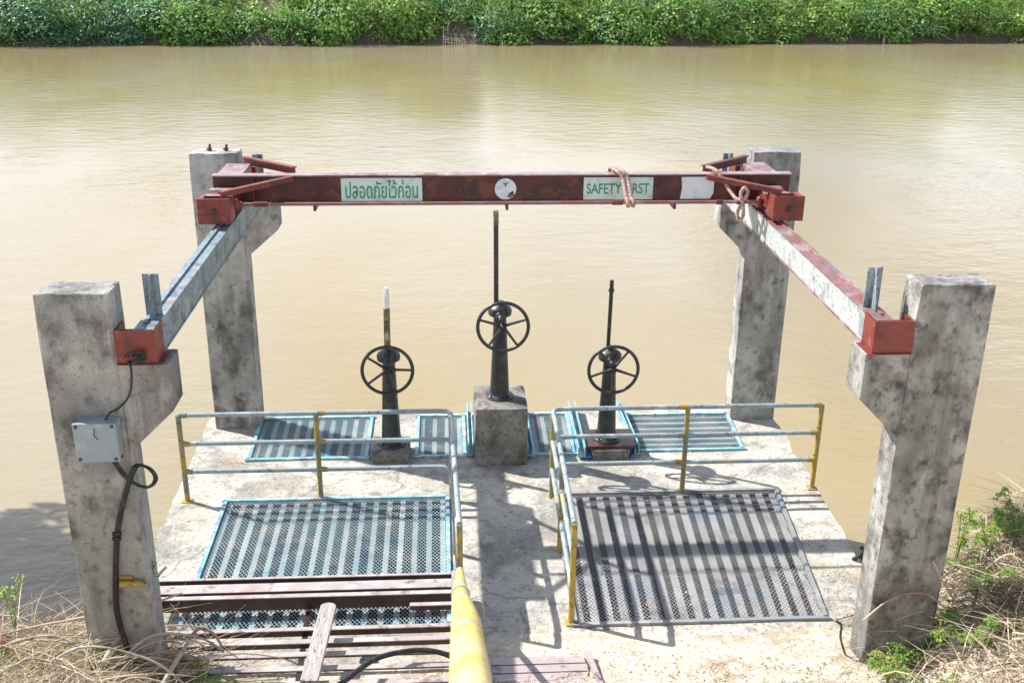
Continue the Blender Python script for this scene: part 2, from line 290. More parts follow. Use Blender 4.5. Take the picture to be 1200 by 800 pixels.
grid('far_bank_ground', np.linspace(-160, 160, 321), np.linspace(64, 180, 117), far_z, MUD, 'structure')

# platform slab with real openings under the gratings
GR = {  # quads: far-left, far-right, near-right, near-left
 'front_left': [(-2.617, 3.03), (-.285, 3.03), (-.27, .745), (-2.594, .745)],
 'front_right': [(.80, 3.03), (3.235, 3.03), (3.0, .735), (.775, .735)],
 'back_a': [(-2.567, 5.02), (-1.20, 5.02), (-1.20, 3.91), (-2.545, 3.91)],
 'back_b': [(-.67, 5.02), (-.085, 5.02), (-.085, 3.91), (-.67, 3.91)],
 'back_c': [(.665, 5.02), (1.19, 5.02), (1.16, 3.91), (.665, 3.91)],
 'back_d': [(1.88, 4.95), (3.18, 4.95), (3.125, 3.95), (1.88, 3.95)]}
def inquad(X, Y, q, m=.035):
    (ax, ay), (bx, by), (cx, cy), (dx, dy) = q
    tt = (Y-dy)/(ay-dy); L = dx+(ax-dx)*tt; Rr = cx+(bx-cx)*tt
    return (Y > dy+m) & (Y < ay-m) & (X > L+m) & (X < Rr-m)
st = .04; nx, ny = 178, 136; X0, Y0 = -3.30, -.30
cx = X0+(np.arange(nx)+.5)*st; cy = Y0+(np.arange(ny)+.5)*st; CX, CY = np.meshgrid(cx, cy)
edL = lambda y: -3.085-.022*y+.040*(vnoise(y, y*0, 3.2, 3)-.5)+.035*(vnoise(y, y*0, 11, 6)-.5)
edR = lambda y: 3.59+.027*y+.05*(vnoise(y, y*0, 2.5, 9)-.5)+.025*(vnoise(y, y*0, 12, 5)-.5)
LE = edL(CY)-.02; RE = edR(CY)+.02
solid = (CX > LE) & (CX < RE) & (CY < 5.10)
for q in GR.values(): solid &= ~inquad(CX, CY, q)
vx, vy = np.meshgrid(X0+np.arange(nx+1)*st, Y0+np.arange(ny+1)*st)
jx = vx+.012*(vnoise(vx, vy, 11, 2)-.5); jy = vy+.012*(vnoise(vx, vy, 11, 3)-.5)
jx = np.clip(jx, edL(jy), edR(jy))
top = np.stack([jx, jy, -.001+.008*(vnoise(vx, vy, 2.5, 5)-.5)+.004*(vnoise(vx, vy, 9, 7)-.5)], -1).reshape(-1, 3)
bot = top.copy(); bot[:, 2] = -2.6
nv = len(top); id_ = lambda i, j: j*(nx+1)+i
J, I = np.nonzero(solid)
fa = [np.stack([id_(I, J), id_(I+1, J), id_(I+1, J+1), id_(I, J+1)], 1)]
pad = np.pad(solid, 1)
for dj, di, a, b2 in ((0, -1, (0, 1), (0, 0)), (0, 1, (1, 0), (1, 1)), (-1, 0, (0, 0), (1, 0)), (1, 0, (1, 1), (0, 1))):
    ed = solid & ~pad[1+dj:1+dj+ny, 1+di:1+di+nx]; J2, I2 = np.nonzero(ed)
    p = id_(I2+a[0], J2+a[1]); q = id_(I2+b2[0], J2+b2[1])
    fa.append(np.stack([p, p+nv, q+nv, q], 1))
SHADEC = mat('shade_dark_concrete', (.035, .036, .03), [((.06, .058, .045), 3, .5, .65), ((.018, .022, .014), 6, .52, .66)], .45, bump=.4)  # pit shade put into the colour of walls and floor
fastmesh('concrete_platform', np.concatenate([top, bot]), fa[0], SLAB, 'structure')
fastmesh('platform_side_walls', np.concatenate([top, bot]), np.concatenate(fa[1:]), SHADEC, 'structure')
mb = MB(); mb.box(-2.98, 3.5, .45, 5.0, -1.5, -1.25); mb.build('dark_pit_floor', SHADEC, kind='structure')  # added dark floor that keeps the gaps under the gratings black

# ------------------------------------------------------------------ concrete columns
def column(x0, x1, y0, y1, xk, zt, label, cm=None, zkt=2.786, zkb=2.434, zkd=2.11):
    c = thing('concrete_column', ((x0+x1)/2, (y0+y1)/2, 0), label, 'column', 'concrete columns carrying the gantry')
    m = MB(); m.box(x0, x1, y0, y1, -2.5, zt); cm = cm or CONC; rough_edges(m.build('shaft', cm, c), 0, 20, .011, x0)
    xi = x1 if xk > x1 else x0
    m = MB(); m.prism([(xi, zkt), (xk, zkt), (xk, zkb), (xi, zkd)], y0+.002, y1-.002); m.build('corbel', cm, c, .010)
    return c
column(-2.998, -2.502, 0, .285, -2.163, 3.289, 'mottled concrete column at front left with grey junction box on it')
column(3.004, 3.542, 0, .285, 2.677, 3.289, 'mottled concrete column at front right standing among weeds', CONCD)
c3 = column(-3.06, -2.528, 4.773, 5.08, -2.152, 3.289, 'concrete column at back left with two rusty bolts on top')
column(3.163, 3.712, 4.773, 5.08, 2.835, 3.289, 'concrete column at back right in front of the river')
for bx in (-2.86, -2.68):
    m = MB(); m.tube([(bx, 4.93, 3.28), (bx+.01, 4.93, 3.36)], .014); m.tube([(bx, 4.93, 3.3), (bx, 4.93, 3.32)], .03, 6); m.build('bolt', RUST, c3)

# ------------------------------------------------------------------ longitudinal rail beams
def rail_beam(xa, xb, sgn, ms, mt, label):
    o = thing('rail_beam', (xa, 2.5, 2.79), label, 'steel beam', 'steel rail beams along the sides')
    y0, y1 = .02, 5.02; z0, z1 = 2.79, 3.03
    m = MB()
    for (dx0, dx1, a, b_) in ((-.07, .07, z0, z0+.016), (-.07, .07, z1-.016, z1)):
        m.add([(xa+dx0, y0, a), (xa+dx1, y0, a), (xb+dx1, y1, a), (xb+dx0, y1, a), (xa+dx0, y0, b_), (xa+dx1, y0, b_), (xb+dx1, y1, b_), (xb+dx0, y1, b_)],
              [(3,2,1,0),(4,5,6,7),(0,1,5,4),(1,2,6,5),(2,3,7,6),(3,0,4,7)])
    m.build('flange', mt, o)
    m = MB(); m.bar((xa+sgn*.058, y0, (z0+z1)/2), (xb+sgn*.058, y1, (z0+z1)/2), .014, z1-z0-.034); m.build('web', ms, o)
    m = MB(); m.bar((xa-sgn*.058, y0, (z0+z1)/2), (xb-sgn*.058, y1, (z0+z1)/2), .014, z1-z0-.034); m.build('web', ms, o)
    m = MB(); m.bar((xa-sgn*.02, y0+.1, z1+.009), (xb-sgn*.02, y1, z1+.009), .022, .016); m.build('track_bar', mt, o)
    # red bracket box at the near end, between column and beam
    bx0, bx1 = sorted((xa+sgn*.076, xa-sgn*(.196 if sgn > 0 else .208))); 
    m = MB(); y = -.012
    m.box(bx0, bx1, y, y+.014, z0+.004, z1+.002)
    m.box(bx0, bx0+.013, y+.014, .19, z0+.004, z1+.000); m.box(bx1-.013, bx1, y+.014, .19, z0+.004, z1+.0)
    m.box(bx0+.013, bx1-.013, .10, .112, z0+.01, z1-.03)
    m.box(bx0-.0, bx1+.03*sgn if sgn > 0 else bx1, -.03, .21, z0+.0005, z0+.004) if sgn > 0 else m.box(bx0-.03, bx1, -.03, .21, z0+.0005, z0+.004)
    m.build('end_bracket', RED, o)
    # upright stop plates near both ends of the beam
    for yy, h in ((.30, .30), (4.72, .26)):
        m = MB(); xc = xa+(xb-xa)*(yy/5)
        m.box(xc-.055, xc+.055, yy, yy+.012, z1+.001, z1+h)
        m.box(xc+.0-.006, xc+.006, yy-.085, yy-.001, z1+.001, z1+h+.01) if yy > 3 else m.add(
            [(xc-.006, yy-.11, z1+.001), (xc+.008, yy-.11, z1+.001), (xc+.008, yy-.001, z1+.001), (xc-.006, yy-.001, z1+.001),
             (xc-.006, yy-.03, z1+h), (xc+.008, yy-.03, z1+h), (xc+.008, yy-.001, z1+h), (xc-.006, yy-.001, z1+h)],
            [(3,2,1,0),(4,5,6,7),(0,1,5,4),(1,2,6,5),(2,3,7,6),(3,0,4,7)])
        m.build('stop_plate', BLUEG, o)
    return o
rail_beam(-2.302, -2.31, 1, BLUEG, BLUEG, 'blue-grey steel rail beam resting on the left columns')
rail_beam(2.787, 2.86, -1, CREAM, PINK, 'flaking pale and red steel rail beam resting on the right columns')

# ------------------------------------------------------------------ travelling gantry
G = thing('gantry_crane', (.28, 3.35, 3.05), 'dark red rusty gantry girder with safety signs spanning both rail beams', 'gantry')
gx0, gx1 = -2.50, 3.12; gz0, gz1 = 3.075, 3.364; gy = 3.30
m = MB(); m.box(gx0, gx1, gy, gy+.115, gz1-.012, gz1); tf = m.build('top_flange', TOPW, G)
m = MB(); m.box(gx0, gx1, gy, gy+.115, gz0, gz0+.016); m.build('bottom_flange', RUST, G)
m = MB(); m.box(gx0, gx1, gy+.05, gy+.062, gz0+.0165, gz1-.0145); m.build('web', RUST, G)
for xx in (-2.06, -2.12, 2.6):
    m = MB(); m.box(xx, xx+.012, gy+.004, gy+.048, gz0+.018, gz1-.016); m.build('stiffener', RUST, G)
for side, xc in ((-1, -2.355), (1, 2.895)):
    mm = RED
    ca = MB()
    for dx in (-.075, .075): ca.box(xc+dx-.03, xc+dx+.03, 2.86, 4.02, 3.105, 3.245)
    car = ca.build('end_carriage', TOPW if False else RED, G)
    for yb in (2.62, 4.02):
        m = MB(); m.box(xc-.145, xc+.145, yb, yb+.02, 3.065, 3.30); m.box(xc-.145, xc-.10, yb+.02, yb+.22, 3.075, 3.29); m.box(xc+.10, xc+.145, yb+.02, yb+.22, 3.075, 3.29)
        m.box(xc-.1, xc+.1, yb+.2, yb+.219, 3.08, 3.28)
        wb = m.build('wheel_box', RED, G, .006)
        m = MB(); m.lathe([(.03, 0), (.085, .0), (.085, .04), (.07, .045), (.07, .11), (.085, .115), (.085, .15), (.03, .15)], (0, 0, 0), 20)
        m.v = [(xc-.075+q[2], yb+.12+q[0], 3.065+.075+q[1]) for q in m.v]; m.build('wheel', DARKST, wb)
        if yb < 3:
            m = MB(); m.lathe([(.032, 0), (.032, .012), (.018, .012), (.018, .03)], (xc+.0, yb-.0005, 3.185), 4, 'y'); m.build('square_socket', BLACK, wb)
    # pale plates on the carriages
    for yy in (2.90, 3.16):
        m = MB(); m.box(xc-.15, xc+.10, yy, yy+.10, 3.246, 3.256); m.build('cover_plate', PINK if side > 0 else TOPW, G)
    m = MB(); m.box(xc-.12, xc+.12, 3.46, 3.92, 3.34, 3.352); m.box(xc-.12, xc-.108, 3.46, 3.92, 3.25, 3.339); m.box(xc+.108, xc+.12, 3.46, 3.92, 3.25, 3.339); m.build('gusset_plate', TOPW, G)
    xi = xc-side*.62
    m = MB(); m.bar((xi, 3.29, gz1-.03), (xc-side*.06, 2.70, 3.32), .02, .05); m.bar((xi, 3.283, gz1-.004), (xc-side*.06, 2.693, 3.345), .05, .010); m.build('brace', RED, G)
    m = MB(); m.bar((xi, 3.46, gz1+.01), (xc-side*.03, 4.05, 3.36), .02, .07); m.bar((xi, 3.455, gz1+.047), (xc-side*.03, 4.045, 3.397), .06, .010); m.build('brace', RUST if side > 0 else RED, G)
m = MB(); m.tube([(-2.22, 2.97, 3.165), (2.76, 2.97, 3.165)], .017, 10); sh = m.build('drive_shaft', PINK, G)
for a, b_ in ((-2.06, -1.93), (1.30, 1.40), (2.5, 2.58), (2.3, 2.36)):
    m = MB(); m.tube([(a, 2.97, 3.165), (b_, 2.97, 3.165)], .025, 10); m.build('sleeve', RED, sh)
for xx in (-2.2, 2.73):
    m = MB(); m.lathe([(.02, -.03), (.055, -.03), (.055, -.01), (.03, .0), (.03, .03)], (0, 0, 0), 12); m.v = [(xx+q[2], 2.97+q[0], 3.165+q[1]) for q in m.v]; m.build('bearing', RED, sh)
    m = MB(); m.box(xx-.02, xx+.02, 2.99, gy+.01, 3.10, 3.125) ; m.build('shaft_bracket', RED, G)
for xx in (-1.5, .3, 1.9):
    m = MB(); m.box(xx-.012, xx+.012, 2.985, gy-.001, 3.10, 3.112); m.box(xx-.012, xx+.012, 2.955, 2.985, 3.10, 3.147); m.build('shaft_bracket', RUST, G)
ys_ = gy+.045
def text_mesh(body, w, h, cx_, cz_, parent, sx=None):
    cu = bpy.data.curves.new('lettering', 'FONT'); cu.body = body; cu.size = .1; cu.align_x = 'CENTER'; cu.align_y = 'CENTER'; cu.offset = .0012; cu.extrude = .0008; cu.resolution_u = 3
    to = bpy.data.objects.new('tmp', cu); COL.objects.link(to); bpy.context.view_layer.update()
    me = bpy.data.meshes.new_from_object(to.evaluated_get(bpy.context.evaluated_depsgraph_get())); bpy.data.objects.remove(to)
    co = np.array([v.co[:] for v in me.vertices]); lo, hi = co.min(0), co.max(0); c = (lo+hi)/2
    co = (co-c)*np.array([w/(hi[0]-lo[0]), h/(hi[1]-lo[1]), 1])
    me.vertices.foreach_set('co', np.stack([co[:, 0]+cx_, ys_-.0105-co[:, 2], co[:, 1]+cz_], 1).ravel()); me.update()
    me.materials.clear(); me.materials.append(GREEN)
    o = bpy.data.objects.new('lettering', me); COL.objects.link(o); o.parent = parent
    return o
def plate(x0, x1, z0, z1, m_, name='sign_panel', label=None):
    m = MB(); m.box(x0, x1, ys_-.008, ys_, z0, z1); return m.build(name, m_, G, label=label)
s1 = plate(-1.285, -.505, 3.100, 3.328, SIGN, label='pale green sign panel with Thai lettering')
text_mesh('ปลอดภัยไว้ก่อน', .70, .185, -.895, 3.220, s1)
s2 = plate(1.070, 1.755, 3.105, 3.326, SIGN, label='pale green sign panel reading SAFETY FIRST')
text_mesh('SAFETY FIRST', .62, .105, 1.41, 3.215, s2)
m = MB(); m.lathe([(.105, 0), (.105, .008)], (.305, ys_, 3.215), 28, 'y'); dsk = m.build('round_emblem', WHITE, G, label='round white emblem with worn green mark and black spots')
m = MB()
for dx, dz, r in ((.05, -.05, .018), (.068, -.035, .015), (.03, -.07, .012), (.075, -.062, .012), (.052, -.078, .01)):
    m.lathe([(r, 0), (r, .0015)], (.305+dx, ys_-.0085, 3.215+dz), 8, 'y')
m.build('black_spot', BLACK, dsk)
m = MB(); m.prism([(.275, 3.277), (.335, 3.277), (.315, 3.255), (.31, 3.237), (.30, 3.237), (.295, 3.255)], ys_-.0105, ys_-.0085); m.build('green_mark', GREEN, dsk)
m = MB(); m.prism([(2.035, 3.326), (2.36, 3.33), (2.36, 3.165), (2.33, 3.110), (2.03, 3.108), (2.045, 3.215)], ys_-.009, ys_); m.build('blank_plate', WHITE, G, label='blank white plate with a cut corner')

def spline(pts, n=6):
    pts = [Vector(p) for p in pts]; out = []
    P = [pts[0]]+pts+[pts[-1]]
    for i in range(1, len(P)-2):
        for k in range(n):
            t_ = k/n; a, b_, c_, d = P[i-1], P[i], P[i+1], P[i+2]
            out.append(.5*((2*b_)+(-a+c_)*t_+(2*a-5*b_+4*c_-d)*t_*t_+(-a+3*b_-3*c_+d)*t_**3))
    out.append(pts[-1]); return out
def rope(m, pts, R_, r, turns):
    p = spline(pts, 14); n_ = len(p)
    for ph in (0, 2*PI/3, 4*PI/3):
        q = []
        for i, c_ in enumerate(p):
            d = (p[min(i+1, n_-1)]-p[max(i-1, 0)]).normalized(); sx = d.cross(Vector((.3, .2, .9))).normalized(); u_ = sx.cross(d); a = 2*PI*turns*i/n_+ph
            q.append(c_+(sx*math.cos(a)+u_*math.sin(a))*R_)
        m.tube(q, r, 6)
m = MB()
for dx in (-.024, .024):
    rope(m, [(1.36+dx, 3.52, 3.30), (1.37+dx, 3.46, 3.394), (1.39+dx, 3.36, 3.398), (1.42+dx, 3.275, 3.39), (1.46+dx, 3.24, 3.33), (1.475+dx, 3.10, 3.19), (1.48+dx, 3.0, 3.13), (1.475+dx, 2.935, 3.16), (1.465+dx, 2.965, 3.20)], .011, .011, 16)
tag(m.build('rope', ROPE, loc=(1.45, 3.1, 3.2)), 'faded pink rope looped over the girder in front of the SAFETY FIRST sign', 'rope', None)
m = MB()
rope(m, [(2.30, 3.46, 3.40), (2.36, 3.30, 3.40), (2.41, 3.22, 3.33), (2.46, 3.10, 3.24), (2.50, 2.97, 3.19), (2.56, 2.93, 3.20), (2.585, 2.93, 3.27), (2.55, 2.93, 3.31), (2.52, 2.93, 3.25), (2.55, 2.93, 3.15), (2.56, 2.93, 3.04), (2.53, 2.94, 2.99), (2.51, 2.95, 3.06), (2.54, 2.96, 3.14)], .009, .010, 26)
tag(m.build('strap', ROPE, loc=(2.5, 3.0, 3.2)), 'faded pink strap knotted around the drive shaft near the right carriage', 'strap')

# ------------------------------------------------------------------ gate valve actuators on plinths
def plinth(x0, x1, y0, y1, z, label):
    m = MB(); m.box(x0, x1, y0, y1, -.02, z)
    pl_ = m.build('concrete_plinth', CONC2, None, loc=((x0+x1)/2, (y0+y1)/2, 0)); rough_edges(pl_, 0, 12, .014, x0)
    return tag(pl_, label, 'plinth', 'concrete plinths under the valve pillars')
plinth(.007, .592, 3.692, 4.375, .695, 'tall dark stained concrete plinth at the end of the walkway')
plinth(-1.14, -.725, 3.80, 4.20, .145, 'low concrete block behind the left railing under the short pillar')
plinth(1.335, 1.76, 3.775, 4.18, .13, 'low concrete block between cyan rails behind the right railing')
m = MB(); m.box(1.29, 1.83, 3.80, 4.24, .1305, .165); tag(m.build('base_plate', BROWN, None, .004, loc=(1.56, 4, .13)), 'rusty brown base plate lying on the right low concrete block', 'base plate')
def valve(x, y, z0, zc, ztop, wr, wang, r_stem, label, kind):
    v = thing('valve_pillar', (x, y, z0), label, 'valve actuator', 'handwheel valve pillars')
    m = MB(); m.lathe([(.155, 0), (.155, .022), (.115, .03), (.108, .06), (.070, zc-z0+.0), (.085, zc-z0+.03)], (x, y, z0), 22); m.build('pillar', BLACK, v)
    for k in range(4):
        a = PI/4+k*PI/2; m = MB(); m.tube([(x+.135*math.cos(a), y+.135*math.sin(a), z0+.022), (x+.135*math.cos(a), y+.135*math.sin(a), z0+.055)], .014, 6); m.build('bolt', DARKST, v)
    # gearbox
    m = MB(); zb = zc+.03
    m.lathe([(.08, 0), (.125, .015), (.13, .05), (.12, .09), (.075, .125), (.045, .135), (.045, .165)], (x, y, zb), 22)
    gb = m.build('gearbox', BLACK if kind else DARKST, v)
    m = MB(); m.lathe([(.055, 0), (.055, .10), (.045, .11), (.03, .12), (.022, .13), (.022, y-3.80-.01)], (x+.0, y-.02, zc+.055), 16, 'y'); m.build('input_shaft', BLACK, gb)
    for k in range(5):
        a = PI*(1.1+k*.2); m = MB(); m.tube([(x+.118*math.cos(a), y+.118*math.sin(a), zb+.05), (x+.118*math.cos(a), y+.118*math.sin(a), zb+.088)], .013, 6); m.build('bolt', DARKST, gb)
    # handwheel, vertical, facing the walkway
    wc = Vector((x+wang[1], 3.79, zc+.0+wang[2]))
    m = MB(); n = 40; m.tube([wc+Vector((wr*math.cos(2*PI*i/n), 0, wr*math.sin(2*PI*i/n))) for i in range(n)], .0195, 8, closed=True)
    hw = m.build('handwheel', BLACK, v)
    for k in range(5):
        a = wang[0]+k*2*PI/5; m = MB(); d = Vector((math.cos(a), 0, math.sin(a)))
        m.tube([wc+d*.03+Vector((0, .02, 0)), wc+d*(wr*.55)+Vector((0, .012, 0)), wc+d*(wr-.008)], [.018, .0145, .0135], 7); m.build('spoke', BLACK, hw)
    m = MB(); m.lathe([(.036, -.03), (.036, .015), (.018, .017), (.018, .035)], wc, 12, 'y'); m.build('hub', DARKST, hw)
    return v, zb+.165
V, zs = valve(.292, 4.03, .696, 1.63, 0, .272, (PI/2, .022, -.015), .026, 'tall black valve pillar with handwheel on the tall central plinth', 1)
m = MB(); m.tube([(.250, 4.03, zs-.02), (.245, 4.03, 2.68)], .027, 10); m.build('stem', BLACK, V)
m = MB(); m.tube([(.245, 4.03, 2.68), (.243, 4.03, 2.83)], .029, 10); m.build('stem_tip', OILY, V)
V, zs = valve(-.93, 4.0, .146, 1.13, 0, .272, (.0, -.004, .0), .03, 'black valve pillar with handwheel and clear tube on top, behind left railing', 1)
m = MB(); m.tube([(-.938, 4, zs-.02), (-.932, 4, 1.77)], .036, 10); m.build('stem', OILY, V)
m = MB(); m.tube([(-.932, 4, 1.77), (-.929, 4, 1.90), (-.927, 4, 2.0)], [.032, .033, .022], 10); m.build('clear_tube', TUBE, V)
V, zs = valve(1.515, 4.0, .166, 1.10, 0, .272, (PI/2+.62, .012, .0), .02, 'black valve pillar with handwheel and thin stem, behind right railing', 0)
m = MB(); m.tube([(1.49, 4, zs-.02), (1.50, 4, 2.06)], .022, 10); m.build('stem', DARKST, V)
m = MB(); m.tube([(1.498, 4, 1.93), (1.499, 4, 1.96)], .032, 8); m.build('collar', DARKST, V)

# ------------------------------------------------------------------ cyan gate rails
def cyan_rail(x, y0, y1, w, label, x2=None):
    x2 = x if x2 is None else x2
    m = MB(); m.bar((x, y0, .035), (x2, y1, .035), w, .012); m.bar((x-w/2+.006, y0, .10), (x2-w/2+.006, y1, .10), .012, .115); m.bar((x+w/2-.006, y0, .10), (x2+w/2-.006, y1, .10), .012, .115)
    tag(m.build('guide_channel', CYAN, loc=(x, (y0+y1)/2, 0)), label, 'steel channel', 'cyan guide channels around the valve plinths')
cyan_rail(-.035, 3.90, 5.07, .062, 'cyan steel channel lying along the left side of the tall plinth')
cyan_rail(.632, 3.86, 5.07, .060, 'blue steel channel lying along the right side of the tall plinth')
cyan_rail(1.215, 3.80, 5.07, .085, 'wide cyan steel channel left of the right low block', 1.235)
cyan_rail(1.850, 3.84, 5.07, .055, 'narrow pale cyan steel channel right of the right low block', 1.82)
BLUEP = mat('blue_paint', (.04, .16, .42), [((.02, .06, .2), 20, .5, .6)], .5)
m = MB(); m.box(1.262, 1.325, 3.79, 3.86, 0, .05); tag(m.build('anchor_foot', BLUEP, loc=(1.28, 3.8, 0)), 'small blue steel foot left of the right low block', 'bracket')
m = MB(); m.box(1.77, 1.81, 3.79, 3.86, 0, .05); tag(m.build('anchor_foot', BLUEP, loc=(1.79, 3.8, 0)), 'small blue steel foot right of the right low block', 'bracket')

# ------------------------------------------------------------------ gratings
def grating(key, nb, mb_, mm, mf, label, horiz=False, pitch=.037, bw=.052):
    q = [Vector((x, y, 0)) for x, y in GR[key]]; A, B, Cc, D = q      # A far-left B far-right C near-right D near-left
    P = lambda s_, t_, z=0: (D.lerp(Cc, s_)).lerp(A.lerp(B, s_), t_)+Vector((0, 0, z))
    o = thing('floor_grating', tuple((A+B+Cc+D)/4), label, 'grating', 'expanded metal floor gratings')
    Wd = ((B-A).length+(Cc-D).length)/2; H = ((A-D).length+(B-Cc).length)/2
    for a, b_ in (((0, 0), (1, 0)), ((1, 0), (1, 1)), ((1, 1), (0, 1)), ((0, 1), (0, 0))):
        m = MB(); pa, pb = P(*a), P(*b_); ins = (P(.5, .5)-(pa+pb)/2).normalized()*.018
        e = (pb-pa).normalized()*.019
        if a[1] == b_[1]: e = -e*.0-e*1
        m.bar(pa+ins+e+Vector((0, 0, .012)), pb+ins-e+Vector((0, 0, .012)), .038, .028); m.build('frame_bar', mf, o)
    for i in range(nb):
        s_ = (i+.5)/nb; m = MB()
        jz = random.uniform(-.004, .004)
        if horiz: m.bar(P(.015, s_, -.020+jz), P(.985, s_, -.020+jz), bw*.75, .012)
        else:
            m.bar(P(s_, .012, -.020+jz), P(s_, .988, -.020+jz), bw, .012); m.m = 1
            for e_ in ((bw*.38,) if key == 'front_right' else (-bw*.38, bw*.38)): m.bar(P(s_, .012, -.092+jz)+Vector((e_, 0, 0)), P(s_, .988, -.092+jz)+Vector((e_, 0, 0)), .008, .130)  # legs added to keep sun out of the gaps
        m.build('bar', [mb_, LEG], o)
    # two cross supports
    for t_ in (.33, .67):
        m = MB(); m.bar(P(0, t_, -.055), P(1, t_, -.055), .03, .05); m.build('cross_support', DARKST, o)
    # expanded mesh: two families of diagonal strands clipped in parameter space
    m = MB(); ang = math.radians(57); dx, dy = math.cos(ang), math.sin(ang)
    for fam in (1, -1):
        x = -H*dx/dy-pitch if fam > 0 else 0.
        end = Wd if fam > 0 else Wd+H*dx/dy
        while x < end:
            # line from (x,0) in direction (fam*dx, dy)
            t0, t1 = 0, H/dy
            if fam > 0:
                if x < 0: t0 = -x/dx
                t1 = min(t1, (Wd-x)/dx)
            else:
                if x > Wd: t0 = (x-Wd)/dx
                t1 = min(t1, x/dx)
            if t1-t0 > .02:
                z = .004 if fam > 0 else .0065
                pa = P((x+fam*dx*t0)/Wd, dy*t0/H, z); pb = P((x+fam*dx*t1)/Wd, dy*t1/H, z)
                m.bar(pa, pb, .0040, .004)
            x += pitch
    e = m.build('expanded_mesh', mm, o, kind='stuff'); 
    return o
grating('front_left', 17, BARL, MESHL, CYAN, 'large cyan painted grating left of the walkway, partly under brown slats')
grating('front_right', 17, BARR, MESHR, MESHR, 'large grey dusty grating right of the walkway, crossed by shadows', bw=.070)
grating('back_a', 10, BARL, MESHL, CYAN, 'cyan back grating beside the back left column')
grating('back_b', 4, BARL, MESHL, CYAN, 'small cyan back grating left of the tall plinth')
grating('back_c', 4, BARR, MESHL, CYAN, 'small blue grey back grating right of the tall plinth')
grating('back_d', 7, BARR, MESHL, CYAN, 'cyan back grating near the back right column', horiz=True)

# ------------------------------------------------------------------ railings
def railing(corner, end, posts, near, xn, mids, label):
    o = thing('safety_railing', (posts[0], 3.04, 0), label, 'railing', 'tubular safety railings beside the walkway')
    r = .0265; yb = 3.045
    sg = 1 if posts[0] > corner else -1
    for z in (.985, .665, .345):
        m = MB(); m.tube(spline([(posts[0]+sg*.0, yb, z), (corner+sg*.12, yb, z)], 2)+[Vector((corner+sg*.03, yb-.012, z)), Vector((corner, yb-.07, z)), Vector((xn, near, z))], r*.92, 10)
        rl = m.build('rail', RAIL, o)
        for px in posts:
            m = MB(); m.tube([(px-sg*.085, yb, z), (px-sg*.02, yb, z)], r*1.12, 10); m.build('collar', POST, rl)
    for px in posts:
        m = MB(); m.tube([(px, yb, -.01), (px, yb, .985)], r*1.02, 10); m.build('post', POST, o)
    for f_ in mids:
        px = corner+(xn-corner)*f_; py = yb+(near-yb)*f_
        m = MB(); m.tube([(px, py, -.01), (px, py, .985)], r*1.02, 10); m.build('post', POST, o)
    for px, py in [(p, yb) for p in posts]+[(xn, near)]:
        m = MB(); m.box(px-.05, px+.05, py-.05, py+.05, 0.004, .012); m.build('foot_plate', POST, o)
railing(-.258, None, [-3.0, -1.625], .83, -.195, (.04, .5, 1.), 'grey and yellow tubular railing left of the walkway, in front of short pillar')
railing(.79, None, [3.615, 2.2], .80, .757, (.04, .5, 1.), 'grey and yellow tubular railing right of the walkway, around the dusty grating')

# ------------------------------------------------------------------ stair handrail
hp = [Vector((-.2, .80, .47)), Vector((-.205, -.44, 1.375)), Vector((-.228, -4.07, 3.68)), Vector((-.227, -5.16, 4.385)), Vector((-.229, -5.65, 4.655)), Vector((-.24, -7.6, 5.6))]
o = thing('stair_handrail', (-.2, .8, 0), 'thick yellow handrail pipe rising from the walkway towards the viewer', 'handrail')
m = MB(); m.tube(hp, .0265, 16); m.build('handrail_pipe', YEL, o)
for i, f_ in enumerate((.585, .62)):
    a, b_ = hp[1], hp[2]
    k = .93 if i == 0 else .955; c_ = a.lerp(b_, k); m = MB(); d = (b_-a).normalized(); m.tube([c_-d*.025, c_+d*.025], .030, 16); m.build('joint_collar', RAIL, o)
for yy in (-2.6, -6.9):
    p = None
    for a, b_ in zip(hp[:-1], hp[1:]):
        if b_.y <= yy <= a.y: p = a.lerp(b_, (yy-a.y)/(b_.y-a.y))
    gz = float(near_z(p.x, p.y)); m = MB(); m.tube([(p.x, p.y, gz-.1), tuple(p)], .024, 10); m.build('post', POST, o)

# ------------------------------------------------------------------ brown slat frame over the left grating
o = thing('slatted_walkway', (-1.6, .9, .1), 'brown steel slatted frame lying across the near edge of the left grating', 'slatted frame')
def channel(x0, x1, y, z, dep, h, mt=PINKT, mf=BROWN, name='slat', parent=None, x1s=0):
    m = MB(); m.m = 0; m.box(x0, x1, y, y+dep, z-.008, z); m.m = 1; m.box(x0, x1, y, y+.008, z-h, z-.0085); m.box(x0, x1, y, y+dep, z-h, z-h+.007) if False else None  # one brown channel: top coloured as sunlit, front web as shaded
    return m.build(name, [mt, mf], parent or o)
for x0, x1, y, z, dep, h in ((-2.93, -.268, 1.215, .25, .028, .105), (-2.90, -.268, 1.035, .24, .125, .060), (-2.84, -.268, .885, .28, .05, .125),
                             (-.62, -.268, .745, .26, .045, .05), (-2.76, -.268, .545, .19, .045, .060), (-2.70, -.268, .335, .22, .055, .05),
                             (-2.45, -.268, .135, .25, .055, .022), (-2.35, -.268, -.075, .28, .055, .018), (-2.3, -.268, -.29, .31, .055, .018)):
    channel(x0, x1, y, z, dep, h)
m = MB(); m.bar((-.243, 1.25, .235), (-.243, -.6, .30), .045, .05); m.build('stringer', PINKT, o)
m = MB(); m.bar((-2.80, 1.30, .13), (-2.60, -.3, .16), .04, .045); m.build('stringer', BROWN, o)
m = MB(); m.bar((-1.5, 1.27, .11), (-1.45, -.3, .13), .04, .045); m.build('stringer', BROWN, o)
o = thing('slat_mat', (.45, 0, .1), 'short pale pink slatted steel tread at the bottom of the walkway', 'steel tread')
